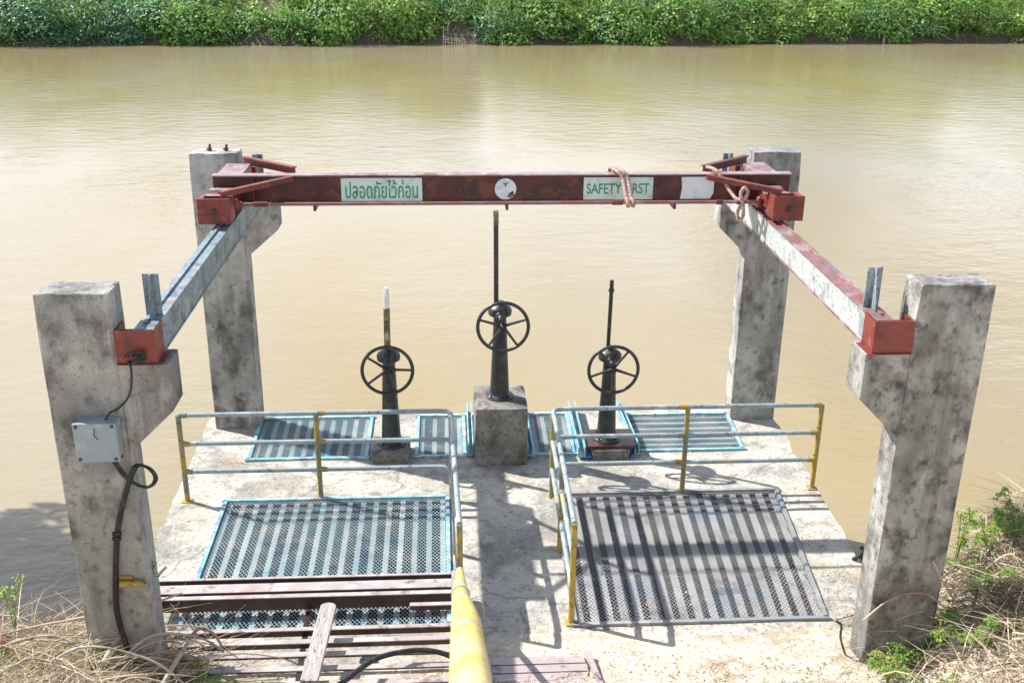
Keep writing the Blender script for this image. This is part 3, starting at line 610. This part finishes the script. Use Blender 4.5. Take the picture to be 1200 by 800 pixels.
for k in range(5): channel(.05, .80, .115-k*.105, .125+k*.004, .085, .02, name='slat')
m = MB(); m.bar((.815, .23, .14), (.90, -.45, .16), .04, .05); m.build('stringer', PINKT, o)
m = MB(); m.bar((.02, .23, .10), (.04, -.45, .12), .04, .04); m.build('stringer', PINKT, o)
# short pipe stub fixed to the front left column
m = MB(); m.tube([(-2.68, -.045, 1.075), (-2.49, -.045, 1.07)], .026, 10); m.box(-2.69, -2.60, -.018, .0, 1.03, 1.12); ps = tag(m.build('pipe_stub', POST, loc=(-2.6, -.045, 1.07)), 'short yellow pipe stub on the lower part of the front left column', 'pipe')
# weathered plank
m = MB(); pl = []
for i in range(9):
    a = PI*i/8; pl.append((.065*math.cos(a), .70+.065*math.sin(a)))
pl += [(-.072, -.45), (.060, -.45)]
A0 = Vector((-1.30, .02, .36)); dirv = Vector((.05, 1, .02)).normalized(); sx = Vector((1, -.05, .0)).normalized(); up = Vector((0, 0, 1))
vs = [A0+sx*a+dirv*(b_*.78)+up*h for h in (0, .035) for a, b_ in pl]; n = len(pl)
m.add(vs, [tuple(range(n)), tuple(range(n, 2*n))]+[(i, (i+1) % n, (i+1) % n+n, i+n) for i in range(n)])
tag(m.build('wooden_plank', PLANK, None, .006, loc=(-1.3, .1, .3)), 'weathered grey plank with rounded end lying across the brown slats', 'plank')
m = MB(); m.tube(spline([(-1.35, -.85, .50), (-1.05, -.45, .47), (-.85, -.15, .42), (-.62, .0, .37), (-.42, .02, .35), (-.24, -.03, .30), (-.1, -.2, .2)], 8), .021, 10)
tag(m.build('hose', CABLE, loc=(-.7, 0, .3)), 'black rubber hose curving over the brown slats beside the yellow handrail', 'hose')

# ------------------------------------------------------------------ junction box and cables
o = thing('junction_box', (-2.675, -.08, 2.12), 'small grey electrical junction box on the front left column', 'electrical box')
m = MB(); m.box(-2.80, -2.53, -.12, -.003, 2.135, 2.405); m.build('body', BOXM, o, .008)
m = MB(); m.box(-2.81, -2.52, -.150, -.1215, 2.125, 2.415); m.build('lid', BOXM, o, .006)
for a in (-2.785, -2.545):
    for b_ in (2.15, 2.395):
        m = MB(); m.lathe([(.013, 0), (.013, .004)], (a, -.1505, b_), 8, 'y'); m.build('screw', BLACK, o)
m = MB(); m.tube([(-2.66, -.1525, 2.38), (-2.67, -.1525, 2.33), (-2.65, -.1525, 2.30)], .003, 5); m.build('ink_mark', BLACK, o)
for a in (-2.60, -2.54):
    m = MB(); m.tube([(a, -.07, 2.12), (a, -.07, 2.1345)], .017, 8); m.build('cable_gland', BLACK, o)
m = MB(); m.tube(spline([(-2.42, -.02, 2.82), (-2.40, -.045, 2.76), (-2.42, -.035, 2.63), (-2.46, -.03, 2.54), (-2.53, -.03, 2.47), (-2.58, -.05, 2.45), (-2.61, -.07, 2.402)], 6), .008, 7)
for k in range(4): m.tube(spline([(-2.44+.03*k, -.016, 2.85), (-2.42+.02*k, -.05, 2.86+.01*k), (-2.36+.02*k, -.05, 2.89), (-2.30-.01*k, -.02, 2.83+.01*k), (-2.40, -.045, 2.80)], 5), .007, 6)
tag(m.build('signal_cable', CABLE, loc=(-2.4, -.03, 2.7)), 'thin black cable hanging from the red bracket down to the junction box', 'cable')
m = MB(); m.tube(spline([(-2.60, -.07, 2.125), (-2.585, -.07, 2.06), (-2.54, -.05, 1.96), (-2.47, -.04, 1.89), (-2.40, -.04, 1.865), (-2.35, -.04, 1.90), (-2.34, -.04, 1.96), (-2.38, -.04, 2.02), (-2.44, -.04, 2.045), (-2.48, -.04, 2.02)], 6), .011, 8)
m.tube(spline([(-2.585, -.07, 2.125), (-2.56, -.06, 2.04), (-2.51, -.05, 1.94), (-2.44, -.035, 1.875), (-2.37, -.035, 1.87), (-2.325, -.035, 1.93), (-2.35, -.035, 2.0), (-2.41, -.035, 2.035), (-2.47, -.04, 2.02)], 6), .009, 8)
m.tube(spline([(-2.455, -.045, 2.04), (-2.50, -.045, 1.95), (-2.56, -.04, 1.80), (-2.625, -.035, 1.60), (-2.66, -.035, 1.45), (-2.70, -.035, 1.20), (-2.725, -.035, 1.0), (-2.735, -.04, .82), (-2.71, -.05, .60), (-2.66, -.07, .40), (-2.62, -.1, .3)], 6), .021, 10)
for zc_, xx in ((1.46, -2.655), (1.5, -2.65)): m.tube([(xx-.03, -.05, zc_), (xx+.03, -.05, zc_)], .016, 6)
tag(m.build('power_cable', CABLE, loc=(-2.6, -.04, 1.5)), 'thick black cable looping below the junction box down to the ground', 'cable')
m = MB(); m.box(3.0-.07, 3.003, .30, .33, .62, .70) if False else m.tube(spline([(3.56, 1.66, .0), (3.60, 1.62, .06), (3.63, 1.6, .12), (3.60, 1.63, .16)], 4), .02, 7)
m.tube(spline([(3.64, 1.70, .0), (3.66, 1.66, .07), (3.62, 1.6, .03)], 4), .016, 7)
tag(m.build('rubber_scrap', CABLE, loc=(3.6, 1.63, 0)), 'small twisted black rubber scrap on the right edge of the platform', 'scrap')
#VEG
# ------------------------------------------------------------------ vegetation helpers
def leaves_np(c, nrm, size, asp=.5):
    """rhombic leaves: centres c (n,3), facing nrm, size (n,)"""
    n = len(c); r = rng.normal(size=(n, 3)); nrm = nrm/np.linalg.norm(nrm, axis=1)[:, None]
    a = np.cross(nrm, r); a /= np.linalg.norm(a, axis=1)[:, None]; b_ = np.cross(nrm, a); s_ = size[:, None]
    k = nrm*s_*rng.uniform(-.15, .15, (n, 1))
    v = np.stack([c-a*s_*.5+k, c-b_*s_*asp*.5, c+a*s_*.5+k, c+b_*s_*asp*.5], 1).reshape(-1, 3)
    return v, np.arange(4*n).reshape(-1, 4)
def blobs_leaves(bl, per, size, gap=.0):
    """bl: list of (cx,cy,cz,rx,ry,rz); leaves in the outer shell of each lump"""
    cs, ns = [], []
    for (x, y, z, rx, ry, rz) in bl:
        n = int(per*(rx*ry+rx*rz+ry*rz)/3); d = rng.normal(size=(n, 3)); d /= np.linalg.norm(d, axis=1)[:, None]
        rad = rng.uniform(.72, 1.05, (n, 1))**.7*(1+.16*(vnoise(d[:, 0]*3+x, d[:, 2]*3+z, 1.6, 3)[:, None]-.5)*2)
        p = d*rad*np.array([rx, ry, rz])+np.array([x, y, z]); cs.append(p); ns.append(d*.9+np.array([0, 0, .75])+rng.normal(size=(n, 3))*.38)
    c = np.concatenate(cs); nn = np.concatenate(ns)
    return leaves_np(c, nn, rng.uniform(.6, 1.3, len(c))*size, .62)
def ribbons(base, dirs, length, width, bend, seg=4, droop=1.):
    """curved flat blades. base (n,3), dirs unit-ish (n,3), bend (n,3) displacement at the tip"""
    n = len(base); t_ = np.linspace(0, 1, seg+1)[None, :, None]
    P = base[:, None]+dirs[:, None]*length[:, None, None]*t_+bend[:, None]*t_**2
    s_ = np.cross(dirs, rng.normal(size=(n, 3))); s_ /= np.linalg.norm(s_, axis=1)[:, None]+1e-9
    w_ = width[:, None, None]*(1-.8*t_)*.5
    A = P-s_[:, None]*w_; B = P+s_[:, None]*w_
    v = np.stack([A, B], 2).reshape(-1, 3)
    b0 = (np.arange(n)*(seg+1)*2)[:, None]+np.arange(seg)[None]*2; b0 = b0.ravel()
    return v, np.stack([b0, b0+1, b0+3, b0+2], 1)
def join(parts):
    vs, fs, o = [], [], 0
    for v, f in parts: vs.append(v); fs.append(f+o); o += len(v)
    return np.concatenate(vs), np.concatenate(fs)
def shx(u): return -29.8+u*.0552+u*u*4.2e-6
# ------------------------------------------------------------------ far bank
def far_bush(u, w, h, mt, label, overhang=.2):
    x = shx(u); y = float(shore(x)); o = thing('riverside_bush', (x, y+.6, WZ+.3), label, 'bush', 'rounded bushes along the far waterline')
    bl = []
    for i in range(13):
        a = random.uniform(-1, 1); k = random.uniform(0, 1); r = random.uniform(.26, .45)*min(w, h)*.75
        bl.append((x+a*w*.38, y+.9-overhang+random.uniform(-.5, .5)-(1-k)*.4, WZ+.25+k*h*.74*(1-.45*a*a)+r*.4, r*1.1, r, r*random.uniform(.75, 1.05)))
    bl.append((x, y+.9, WZ+.3+h*.35, w*.42, .9, h*.42))
    v, f = blobs_leaves(bl, 620, .15); v[:, 2] = np.maximum(v[:, 2], WZ+.03)
    c = fastmesh('foliage', v, f, mt, 'stuff'); c.parent = o; c.matrix_parent_inverse = Matrix.Translation(-o.location)
    m = MB()
    for k in range(4): m.tube([(x+(k-1.5)*.12, y+1.2, WZ), (x+(k-1.5)*.4*w/2, y+1, WZ+h*.6)], [.05, .02], 5)
    m.build('stem', BARK, o)
for u, w, h, mt, lb, oh in (
    (30, 3.2, 2.2, LEAFD, 'dark rounded bush at the far left end of the opposite waterline', .3),
    (88, 2.2, 1.4, LEAFC, 'small low bush between two dark rounded bushes on the opposite waterline', .1),
    (152, 3.0, 2.4, LEAFB, 'tall bluish green bush behind the front left column on the opposite bank', .6),
    (215, 2.4, 2.3, LEAFA, 'bright green domed bush, above the back left column', .3),
    (272, 2.6, 2.0, LEAFB, 'bluish small-leaved bush just right of the back left column line', .2),
    (330, 2.6, 1.9, LEAFA, 'low light green bush on the opposite waterline above the left girder end', .4),
    (388, 2.6, 2.0, LEAFA, 'spreading bush above the Thai sign panel, left one of a pair', .2),
    (455, 3.0, 2.5, LEAFC, 'bright bush bulging out over the water, left of the twig fence', .9),
    (596, 3.2, 2.3, LEAFA, 'broad bush right of the twig fence on the opposite bank', .3),
    (700, 2.6, 1.8, LEAFB, 'dark low bush on the far bank above the SAFETY FIRST sign', .2),
    (1008, 3.2, 2.2, LEAFC, 'yellowish bush above the right girder end on the opposite bank', .1),
    (1092, 3.0, 2.1, LEAFB, 'dark bush near the right end of the opposite bank', .1),
    (1180, 3.2, 2.2, LEAFA, 'bush at the far right end of the opposite waterline', .2)):
    far_bush(u, w, h, mt, lb, oh)
bl = {0: [], 1: [], 2: []}
def kind_at(x, d):
    n_ = float(vnoise(x, d*1.6, .28, 12))+.30*(x-4)/34+random.uniform(-.12, .12)
    return 2 if n_ > .72 else (0 if n_ > .40 else 1)
for i in range(900):
    u = random.uniform(-260, 1460); x = shx(u); k = random.random()**1.5; d = .35+k*17
    zz = float(far_z(x, shore(x)+d)); r = random.choice((.6, .8, 1.1, 1.6, 2.0))*random.uniform(.8, 1.15)*(1+.2*k)
    if 470 < u < 560 and d < 1.6: continue
    if vnoise(x, d, .55, 31) > .70: continue
    bl[kind_at(x, d)].append((x, float(shore(x))+d, zz+random.uniform(-.1, 1.1)+.9*k, r*1.2, r, r*random.uniform(.6, 1.)))
for i in range(800):
    u = random.uniform(-220, 1420); x = shx(u); d = random.uniform(-.75, 2.0); r = random.uniform(.35, .85)
    if 500 < u < 552 and d < .9: continue
    if vnoise(x, 0, .42, 3) > .60 and d < .5: continue
    bl[kind_at(x, d)].append((x, float(shore(x))+d, max(float(far_z(x, shore(x)+d)), WZ)+random.uniform(-.15, .6), r*1.25, r, r*.8))
for k_, (nm, mt_, sz, lb) in enumerate((('riverside_thicket', LEAFA, .24, 'dense mass of climbing green vines and shrubs covering the opposite bank'),
        ('creeper_cover', LEAFB, .19, 'darker bluish creeper leaves mixed through the far bank thicket'), ('shrub_cover', LEAFC, .28, 'bright yellow green shrubs mixed through the far bank thicket, mostly right'))):
    v, f = blobs_leaves(bl[k_], 250 if k_ != 2 else 170, sz); v[:, 2] = np.maximum(v[:, 2], WZ+.02)
    tag(fastmesh(nm, v, f, mt_), lb, 'thicket', None, 'stuff')
# tall grass, mostly in the right half, hanging towards the water
n = 42000; u = rng.uniform(560, 1240, n); u = np.where(rng.random(n) < .16, rng.uniform(-60, 560, n), u)
tx = shx(u); clump = vnoise(tx, tx*0, .9, 5); keep = rng.random(n) < .15+1.1*clump*clump; u = u[keep]; tx = tx[keep]; n = len(tx)
d = rng.uniform(-.3, 7, n); ty = shore(tx)+d; tz = np.maximum(far_z(tx, ty), WZ)+rng.uniform(.1, 1.5, n)*np.clip(.5+d*.4, .4, 1)
dr = rng.normal(size=(n, 3))*.35+np.array([0, -.45, .9]); dr /= np.linalg.norm(dr, axis=1)[:, None]
L = rng.uniform(.7, 1.7, n); bend = np.stack([rng.normal(size=n)*.4, -rng.uniform(.1, .9, n), -rng.uniform(.2, 1.0, n)*L], 1)
v, f = ribbons(np.stack([tx, ty, tz], 1), dr, L, rng.uniform(.045, .09, n), bend, 4)
tag(fastmesh('tall_grass', v, f, GRASSF), 'long light green grass drooping over the opposite bank, mostly right half', 'grass', None, 'stuff')
# twig fence in the water
o = thing('twig_fence', (.2, 68.5, WZ), 'pale twig fish fence standing in the water by the far bank', 'fence')
for k in range(9):
    xx = -.5+k*.19; m = MB(); m.tube([(xx, 68.4, WZ-.3), (xx+random.uniform(-.05, .05), 68.4+random.uniform(-.1, .1), WZ+(1.35 if k == 0 else random.uniform(.42, .8)-k*.03))], [.028, .018], 5); m.build('stake', PALEW, o)
for z_ in (.18, .36, .52):
    m = MB(); m.tube([(-.55, 68.36, WZ+z_+.1), (1.1, 68.36, WZ+z_*.8)], .018, 5); m.build('cross_twig', PALEW, o)
for (u_, z_, l_, r_2, lb) in ((648, .35, 2.3, .10, 'brown driftwood log on the far bank under the dark bush'), (845, .45, 6.0, .05, 'long thin dead branch lying along the far waterline in the right half')):
    x = shx(u_); y = float(shore(x)); m = MB()
    m.tube(spline([(x-l_/2, y+.1, WZ+z_), (x-l_/5, y-.25, WZ+z_+.08), (x+l_/4, y-.2, WZ+z_), (x+l_/2, y+.1, WZ+z_+.1)], 3), r_2, 6)
    m.tube([(x, y-.2, WZ+z_), (x+l_*.2, y-.5, WZ+z_*.4)], r_2*.6, 5)
    tag(m.build('fallen_branch', PALEW, loc=(x, y, WZ+z_)), lb, 'branch')
x = shx(1038); y = float(shore(x)); m = MB(); m.tube([(x, y-.6, WZ-.3), (x, y-.6, WZ+.55)], .11, 7)
tag(m.build('wooden_stake', PALEW, loc=(x, y-.6, WZ)), 'short pale wooden stake in the water by the far bank, right half', 'stake')

# ------------------------------------------------------------------ near bank plants
GZ = lambda x, y: near_z(x, y)
def scatter_ribbons(name, n, x0, x1, y0, y1, L0, L1, w0, w1, flat, mt, label, cat, dens=None, lift=.0, seg=5):
    x = rng.uniform(x0, x1, n); y = rng.uniform(y0, y1, n); z = GZ(x, y)
    k = z > -.6
    if dens is not None: k &= rng.random(n) < dens(x, y)
    x, y, z = x[k], y[k], z[k]; n = len(x)
    a = rng.uniform(0, 2*PI, n); e = np.abs(rng.normal(size=n))*flat; dr = np.stack([np.cos(a), np.sin(a)*.8, e], 1); dr /= np.linalg.norm(dr, axis=1)[:, None]
    L = rng.uniform(L0, L1, n)**1.; bend = np.stack([rng.normal(size=n)*.25*L, rng.normal(size=n)*.25*L, -np.clip(dr[:, 2]*L*1.05, 0, None)*rng.uniform(.5, 1.05, n)], 1)
    base = np.stack([x, y, z+lift*rng.random(n)+.004], 1)-dr*L[:, None]*.3*np.array([1, 1, 0])
    v, f = ribbons(base, dr, L, rng.uniform(w0, w1, n), bend, seg)
    return tag(fastmesh(name, v, f, mt), label, cat, None, 'stuff')
dL = lambda x, y: sstep(-2.0, -2.7, x)*(.35+vnoise(x, y, 2.6, 8))
dR = lambda x, y: sstep(2.9, 3.9, x)*(.35+vnoise(x, y, 2.6, 9))
def clear_platform(x, y): return 1-((x > -2.35) & (x < 2.9) & (y > .36))*1.
scatter_ribbons('dry_stalks', 9500, -6.5, -2.0, -1.1, .45, .25, 1.0, .004, .012, .35, DRY, 'tangle of bleached dry stalks on the bank at bottom left', 'dry grass', dL, .14)
scatter_ribbons('dry_brush', 10500, 2.6, 7.0, -1.2, 1.5, .15, .75, .004, .010, .4, DRY, 'heap of brown dry brush on the bank right of the column', 'dry grass', dR, .26)
scatter_ribbons('dry_brush_dark', 8500, 2.8, 7.0, -1.2, 1.6, .12, .5, .005, .012, .5, BARK, 'dark dead twigs mixed in the brush heap at bottom right', 'dry grass', dR, .15)
scatter_ribbons('dry_grass', 3800, -2.4, 3.2, -1.2, .5, .04, .22, .003, .007, .5, DRY, 'thin dry grass wisps on the sandy ground across the bottom', 'dry grass', lambda x, y: clear_platform(x, y)*(.06+.95*sstep(.25, -.35, y+.35*(vnoise(x, y, 3, 4)-.5)))*sstep(.0, .5, np.abs(x-.35)+vnoise(x, y, 4, 1)*.4), .0, 3)
scatter_ribbons('green_grass', 2600, -6.5, -2.0, -1.1, .5, .06, .28, .004, .008, 1.4, LEAFN, 'fresh green grass blades among the stalks at bottom left', 'grass', lambda x, y: dL(x, y)*sstep(.5, .7, vnoise(x, y, 1.8, 21)), .05, 3)
scatter_ribbons('green_grass', 2600, 2.7, 7.0, -1.2, 1.2, .06, .26, .004, .008, 1.4, LEAFN, 'fresh green grass blades in the brush at bottom right', 'grass', lambda x, y: sstep(2.7, 3.4, x)*sstep(.48, .7, vnoise(x, y, 1.8, 22)), .05, 3)
# dead leaves and crumbs
def litter(name, n, x0, x1, y0, y1, s0, s1, dens, fz, label, mt=LITTER):
    x = rng.uniform(x0, x1, n); y = rng.uniform(y0, y1, n); k = rng.random(n) < dens(x, y); x, y = x[k], y[k]; z = fz(x, y)+.006+.01*rng.random(len(x))
    k = z > -.5; c = np.stack([x, y, z], 1)[k]; nn = rng.normal(size=(len(c), 3))*.45+np.array([0, 0, 1])
    v, f = leaves_np(c, nn, rng.uniform(s0, s1, len(c)), .45); return tag(fastmesh(name, v, f, mt), label, 'dead leaves', None, 'stuff')
litter('dead_leaves', 5200, -2.4, 3.4, -1.1, .62, .008, .035, lambda x, y: (.12+.9*sstep(.35, -.3, y+.4*(vnoise(x, y, 3, 4)-.5)))*clear_platform(x, y-.2), GZ, 'dead leaves and crumbs over the sandy ground at the bottom')
litter('dead_leaves', 9000, 2.7, 7.0, -1.1, 1.5, .02, .07, lambda x, y: dR(x, y), lambda x, y: GZ(x, y)+.1*rng.random(len(x)), 'dead brown leaves heaped in the brush at bottom right')
litter('dead_leaves', 3500, -6.5, -2.2, -1.1, .45, .015, .05, lambda x, y: dL(x, y), lambda x, y: GZ(x, y)+.06*rng.random(len(x)), 'dead leaves under the stalks at bottom left')
litter('leaf_specks', 1900, .8, 3.5, .6, 3.0, .008, .036, lambda x, y: .12+.8*sstep(1.5, .7, y)*.6+.5*sstep(2.9, 3.2, x), lambda x, y: 0*x+.009, 'dry leaf specks scattered over the dusty right grating and slab edge')
litter('leaf_specks', 700, -3.0, .7, .8, 4.9, .006, .02, lambda x, y: .3+0*x, lambda x, y: 0*x+.007, 'sparse leaf specks on the slab around the left grating')
# long arching stalks and branches, one by one
def stick(name, pts, r, mt, label, cat, group=None):
    m = MB(); m.tube(spline(pts, 5), r if not isinstance(r, tuple) else list(np.linspace(r[0], r[1], (len(pts)-1)*5+1)), 6)
    return tag(m.build(name, mt, loc=pts[0]), label, cat, group)
stick('dead_branch', [(-2.88, -.35, .42), (-2.80, -.05, .52), (-2.68, .25, .62), (-2.58, .42, .80), (-2.50, .47, .88)], (.032, .017), PALEW, 'thick pale dead branch leaning beside the front left column', 'branch')
stick('dead_branch', [(-2.42, -.75, .36), (-2.35, -.4, .46), (-2.27, -.1, .52), (-2.20, .10, .56), (-2.10, .12, .50), (-2.03, .08, .40)], (.024, .008), PALEW, 'pale bent branch over the slats, second from the left column', 'branch')
stick('dry_stalk', [(-4.2, -.2, .5), (-3.6, .02, .62), (-3.0, .1, .70), (-2.5, .15, .78), (-2.32, .2, .82)], .008, DRY, 'long arching straw stalk crossing the foot of the front left column', 'stalk')
stick('dry_stalk', [(-4.3, -.5, .45), (-3.7, -.2, .60), (-3.2, -.1, .68), (-2.85, -.25, .52), (-2.75, -.5, .42)], .011, PALEW, 'bleached arching stalk in front of the blue water at bottom left', 'stalk')
stick('dry_stalk', [(2.95, -.02, .55), (3.1, -.03, .72), (3.25, -.04, .80), (3.42, -.05, .79), (3.6, -.1, .66), (4.0, -.3, .50), (4.5, -.5, .42)], .008, DRY, 'long curved vine sweeping across the foot of the front right column', 'stalk')
stick('dry_stalk', [(3.42, -.03, 1.08), (3.52, -.06, .90), (3.62, -.1, .74), (3.68, -.15, .58)], .008, DRY, 'straight straw stalk leaning on the right edge of the front right column', 'stalk')
stick('dead_branch', [(3.9, .3, .58), (4.3, .45, .74), (4.7, .5, .78), (5.2, .55, .95)], (.012, .006), BARK, 'dark thin branch on top of the brush heap at right', 'branch')
stick('dry_stalk', [(.78, -.05, .10), (.80, -.07, .2), (.765, -.08, .29), (.75, -.1, .33)], .005, BARK, 'short dark twig sticking up by the pink steel tread', 'stalk')
stick('dry_stalk', [(2.92, .15, .1), (2.85, .12, .28), (2.83, .1, .42), (2.78, .1, .46)], .010, BARK, 'dark curled weed stalk left of the front right column', 'stalk')
for k in range(44):
    x = random.uniform(-4.4, -2.4); y = random.uniform(-.6, .2); z = float(GZ(x, y)); a = random.uniform(-.6, .9)+(PI if random.random() < .4 else 0); L = random.uniform(.5, 1.2); h = random.uniform(.08, .34)
    stick('dry_stalk', [(x, y, z), (x+L*.4*math.cos(a), y+L*.3*math.sin(a), z+h), (x+L*.8*math.cos(a), y+L*.5*math.sin(a), z+h*.7), (x+L*math.cos(a), y+L*.6*math.sin(a), z+.02)], random.uniform(.004, .009), PALEW if k % 2 else DRY, 'bleached bent stalk in the tangle left of the slatted frame', 'stalk', 'bent stalks in the bottom left tangle')
for k in range(24):
    x = random.uniform(3.6, 5.4); y = random.uniform(-.5, .9); z = float(GZ(x, y)); a = random.uniform(0, 2*PI); L = random.uniform(.3, .9); h = random.uniform(.05, .3)
    stick('dry_twig', [(x, y, z+.05), (x+L*.4*math.cos(a), y+L*.4*math.sin(a), z+h+.05), (x+L*math.cos(a), y+L*.7*math.sin(a), z+.07)], random.uniform(.004, .010), BARK if k % 3 == 0 else DRY, 'dry bent twig in the brush heap beside the front right column', 'twig', 'bent twigs in the right brush heap')
# green weeds with feathery leaves
def weed(x, y, h, spread, n, label, leafn=7, ls=.045, mt=LEAFN, cat='weed'):
    z = float(GZ(x, y)); o = thing('green_weed', (x, y, z), label, cat)
    cs, ns = [], []
    for k in range(n):
        a = random.uniform(0, 2*PI); r = spread*random.uniform(.4, 1); top = Vector((x+r*math.cos(a), y+r*math.sin(a)*.8, z+h*random.uniform(.55, 1)))
        p = spline([(x, y, z-.02), (x+r*.3*math.cos(a), y+r*.25*math.sin(a), z+h*.5), tuple(top), (top.x+r*.25*math.cos(a), top.y+r*.25*math.sin(a), top.z-h*.10)], 5)
        m = MB(); m.tube(p, list(np.linspace(.005, .002, len(p))), 5); m.build('stem', LEAFN, o)
        for j in range(int(len(p)*.35), len(p)):
            q = p[j]; d = (p[min(j+1, len(p)-1)]-p[max(j-1, 0)]).normalized(); s_ = d.cross(Vector((0, 0, 1))); s_ = s_.normalized() if s_.length > .05 else Vector((1, 0, 0))
            for sg in (-1, 1):
                for i in range(leafn):
                    w_ = s_*sg*ls*(.4+.55*i)*(1-.4*j/len(p)); cs.append(q+w_+Vector((random.gauss(0, ls*.3), random.gauss(0, ls*.3), random.gauss(0, ls*.25)-abs(w_.length)*.3))); ns.append(Vector((random.gauss(0, .35), random.gauss(0, .35)-.2, 1)))
    v, f = leaves_np(np.array([c[:] for c in cs]), np.array([q[:] for q in ns]), rng.uniform(.7, 1.2, len(cs))*ls, .5)
    c = fastmesh('foliage', v, f, mt, 'stuff'); c.parent = o; c.matrix_parent_inverse = Matrix.Translation(-o.location)
weed(3.08, -.30, .24, .26, 7, 'bright feathery weed at the left foot of the front right column', 5, .028)
weed(3.66, -.24, .26, .24, 8, 'feathery green weed right of the front right column, in the middle of the brush', 5, .028)
weed(3.84, -.46, .22, .22, 7, 'low feathery weed nearest the bottom right corner', 5, .026)
weed(3.28, -.50, .18, .24, 8, 'spreading low weed at the bottom edge, below the right column', 5, .026)
weed(3.90, .50, .72, .12, 5, 'tall thin weed rising behind the right edge of the front right column', 2, .034)
weed(4.18, .52, .55, .22, 6, 'tall yellow green weed against the water, right of the column', 2, .034)
weed(4.46, .62, .6, .24, 6, 'tall loose weed at the right frame edge', 2, .034)
weed(4.32, .80, .45, .25, 6, 'bushy yellow green weed between two taller weeds at right', 3, .034)
weed(-2.70, .10, .80, .10, 4, 'tall seedling with yellow green leaf tufts before the front left column', 2, .026)
weed(-2.52, .20, 1.25, .05, 2, 'tallest thin seedling on the right side of the front left column', 1, .03)
weed(-3.62, .22, .62, .10, 4, 'thin weed with dark buds at the left frame edge', 2, .028)
weed(-2.9, -.10, .22, .22, 7, 'green weed clump below the front left column', 4, .03)
weed(-2.15, .0, .22, .16, 6, 'green weed poking through the slats near the left grating corner', 4, .026)
weed(-1.98, -.28, .22, .18, 6, 'broad green weed between the lower slats, second from left', 4, .026)
weed(-3.4, -.28, .22, .26, 7, 'low green weed at the bottom left corner', 4, .03)
weed(4.25, -.05, .25, .3, 8, 'wide green weed on the brush heap near the right frame edge', 5, .028)
weed(3.45, -.02, .22, .2, 7, 'green weed touching the right base edge of the front right column', 5, .026)
weed(4.05, .25, .30, .3, 8, 'yellow green weed on the crest of the right brush heap', 4, .028)
weed(4.6, .2, .35, .3, 8, 'green weed at the right frame edge above the lowest brush', 4, .028)
# tree on the left bank, outside the picture, that shades the water there
def tree(x, y, zb, hgt, R_, label):
    o = thing('bank_tree', (x, y, zb), label, 'tree')
    m = MB(); m.tube(spline([(x-.8, y-.6, zb-.5), (x-.5, y-.3, zb+1.2), (x, y, zb+hgt*.5), (x+.2, y, zb+hgt*.75)], 4), list(np.linspace(.24, .09, 13)), 9)
    for k in range(7):
        a = k*.9; m.tube(spline([(x-.1, y, zb+hgt*.45), (x+math.cos(a)*R_*.4, y+math.sin(a)*R_*.4, zb+hgt*.62), (x+math.cos(a)*R_*.8, y+math.sin(a)*R_*.8, zb+hgt*.75)], 3), list(np.linspace(.08, .02, 7)), 6)
    m.build('trunk', BARK, o)
    bl = []
    while len(bl) < 34:
        q = Vector((random.uniform(-1, 1), random.uniform(-1, 1), random.uniform(-1, 1)))
        if q.length < 1: bl.append((x+q.x*R_*.85, y+q.y*R_*1.0, zb+hgt*.74+q.z*R_*.7, R_*.42, R_*.42, R_*.34))
    v, f = blobs_leaves(bl, 1300, .15); c = fastmesh('crown', v, f, LEAFD, 'stuff'); c.parent = o; c.matrix_parent_inverse = Matrix.Translation(-o.location)
tree(-11.4, 6.6, .3, 6.8, 1.75, 'leafy tree leaning over the water on the left bank')
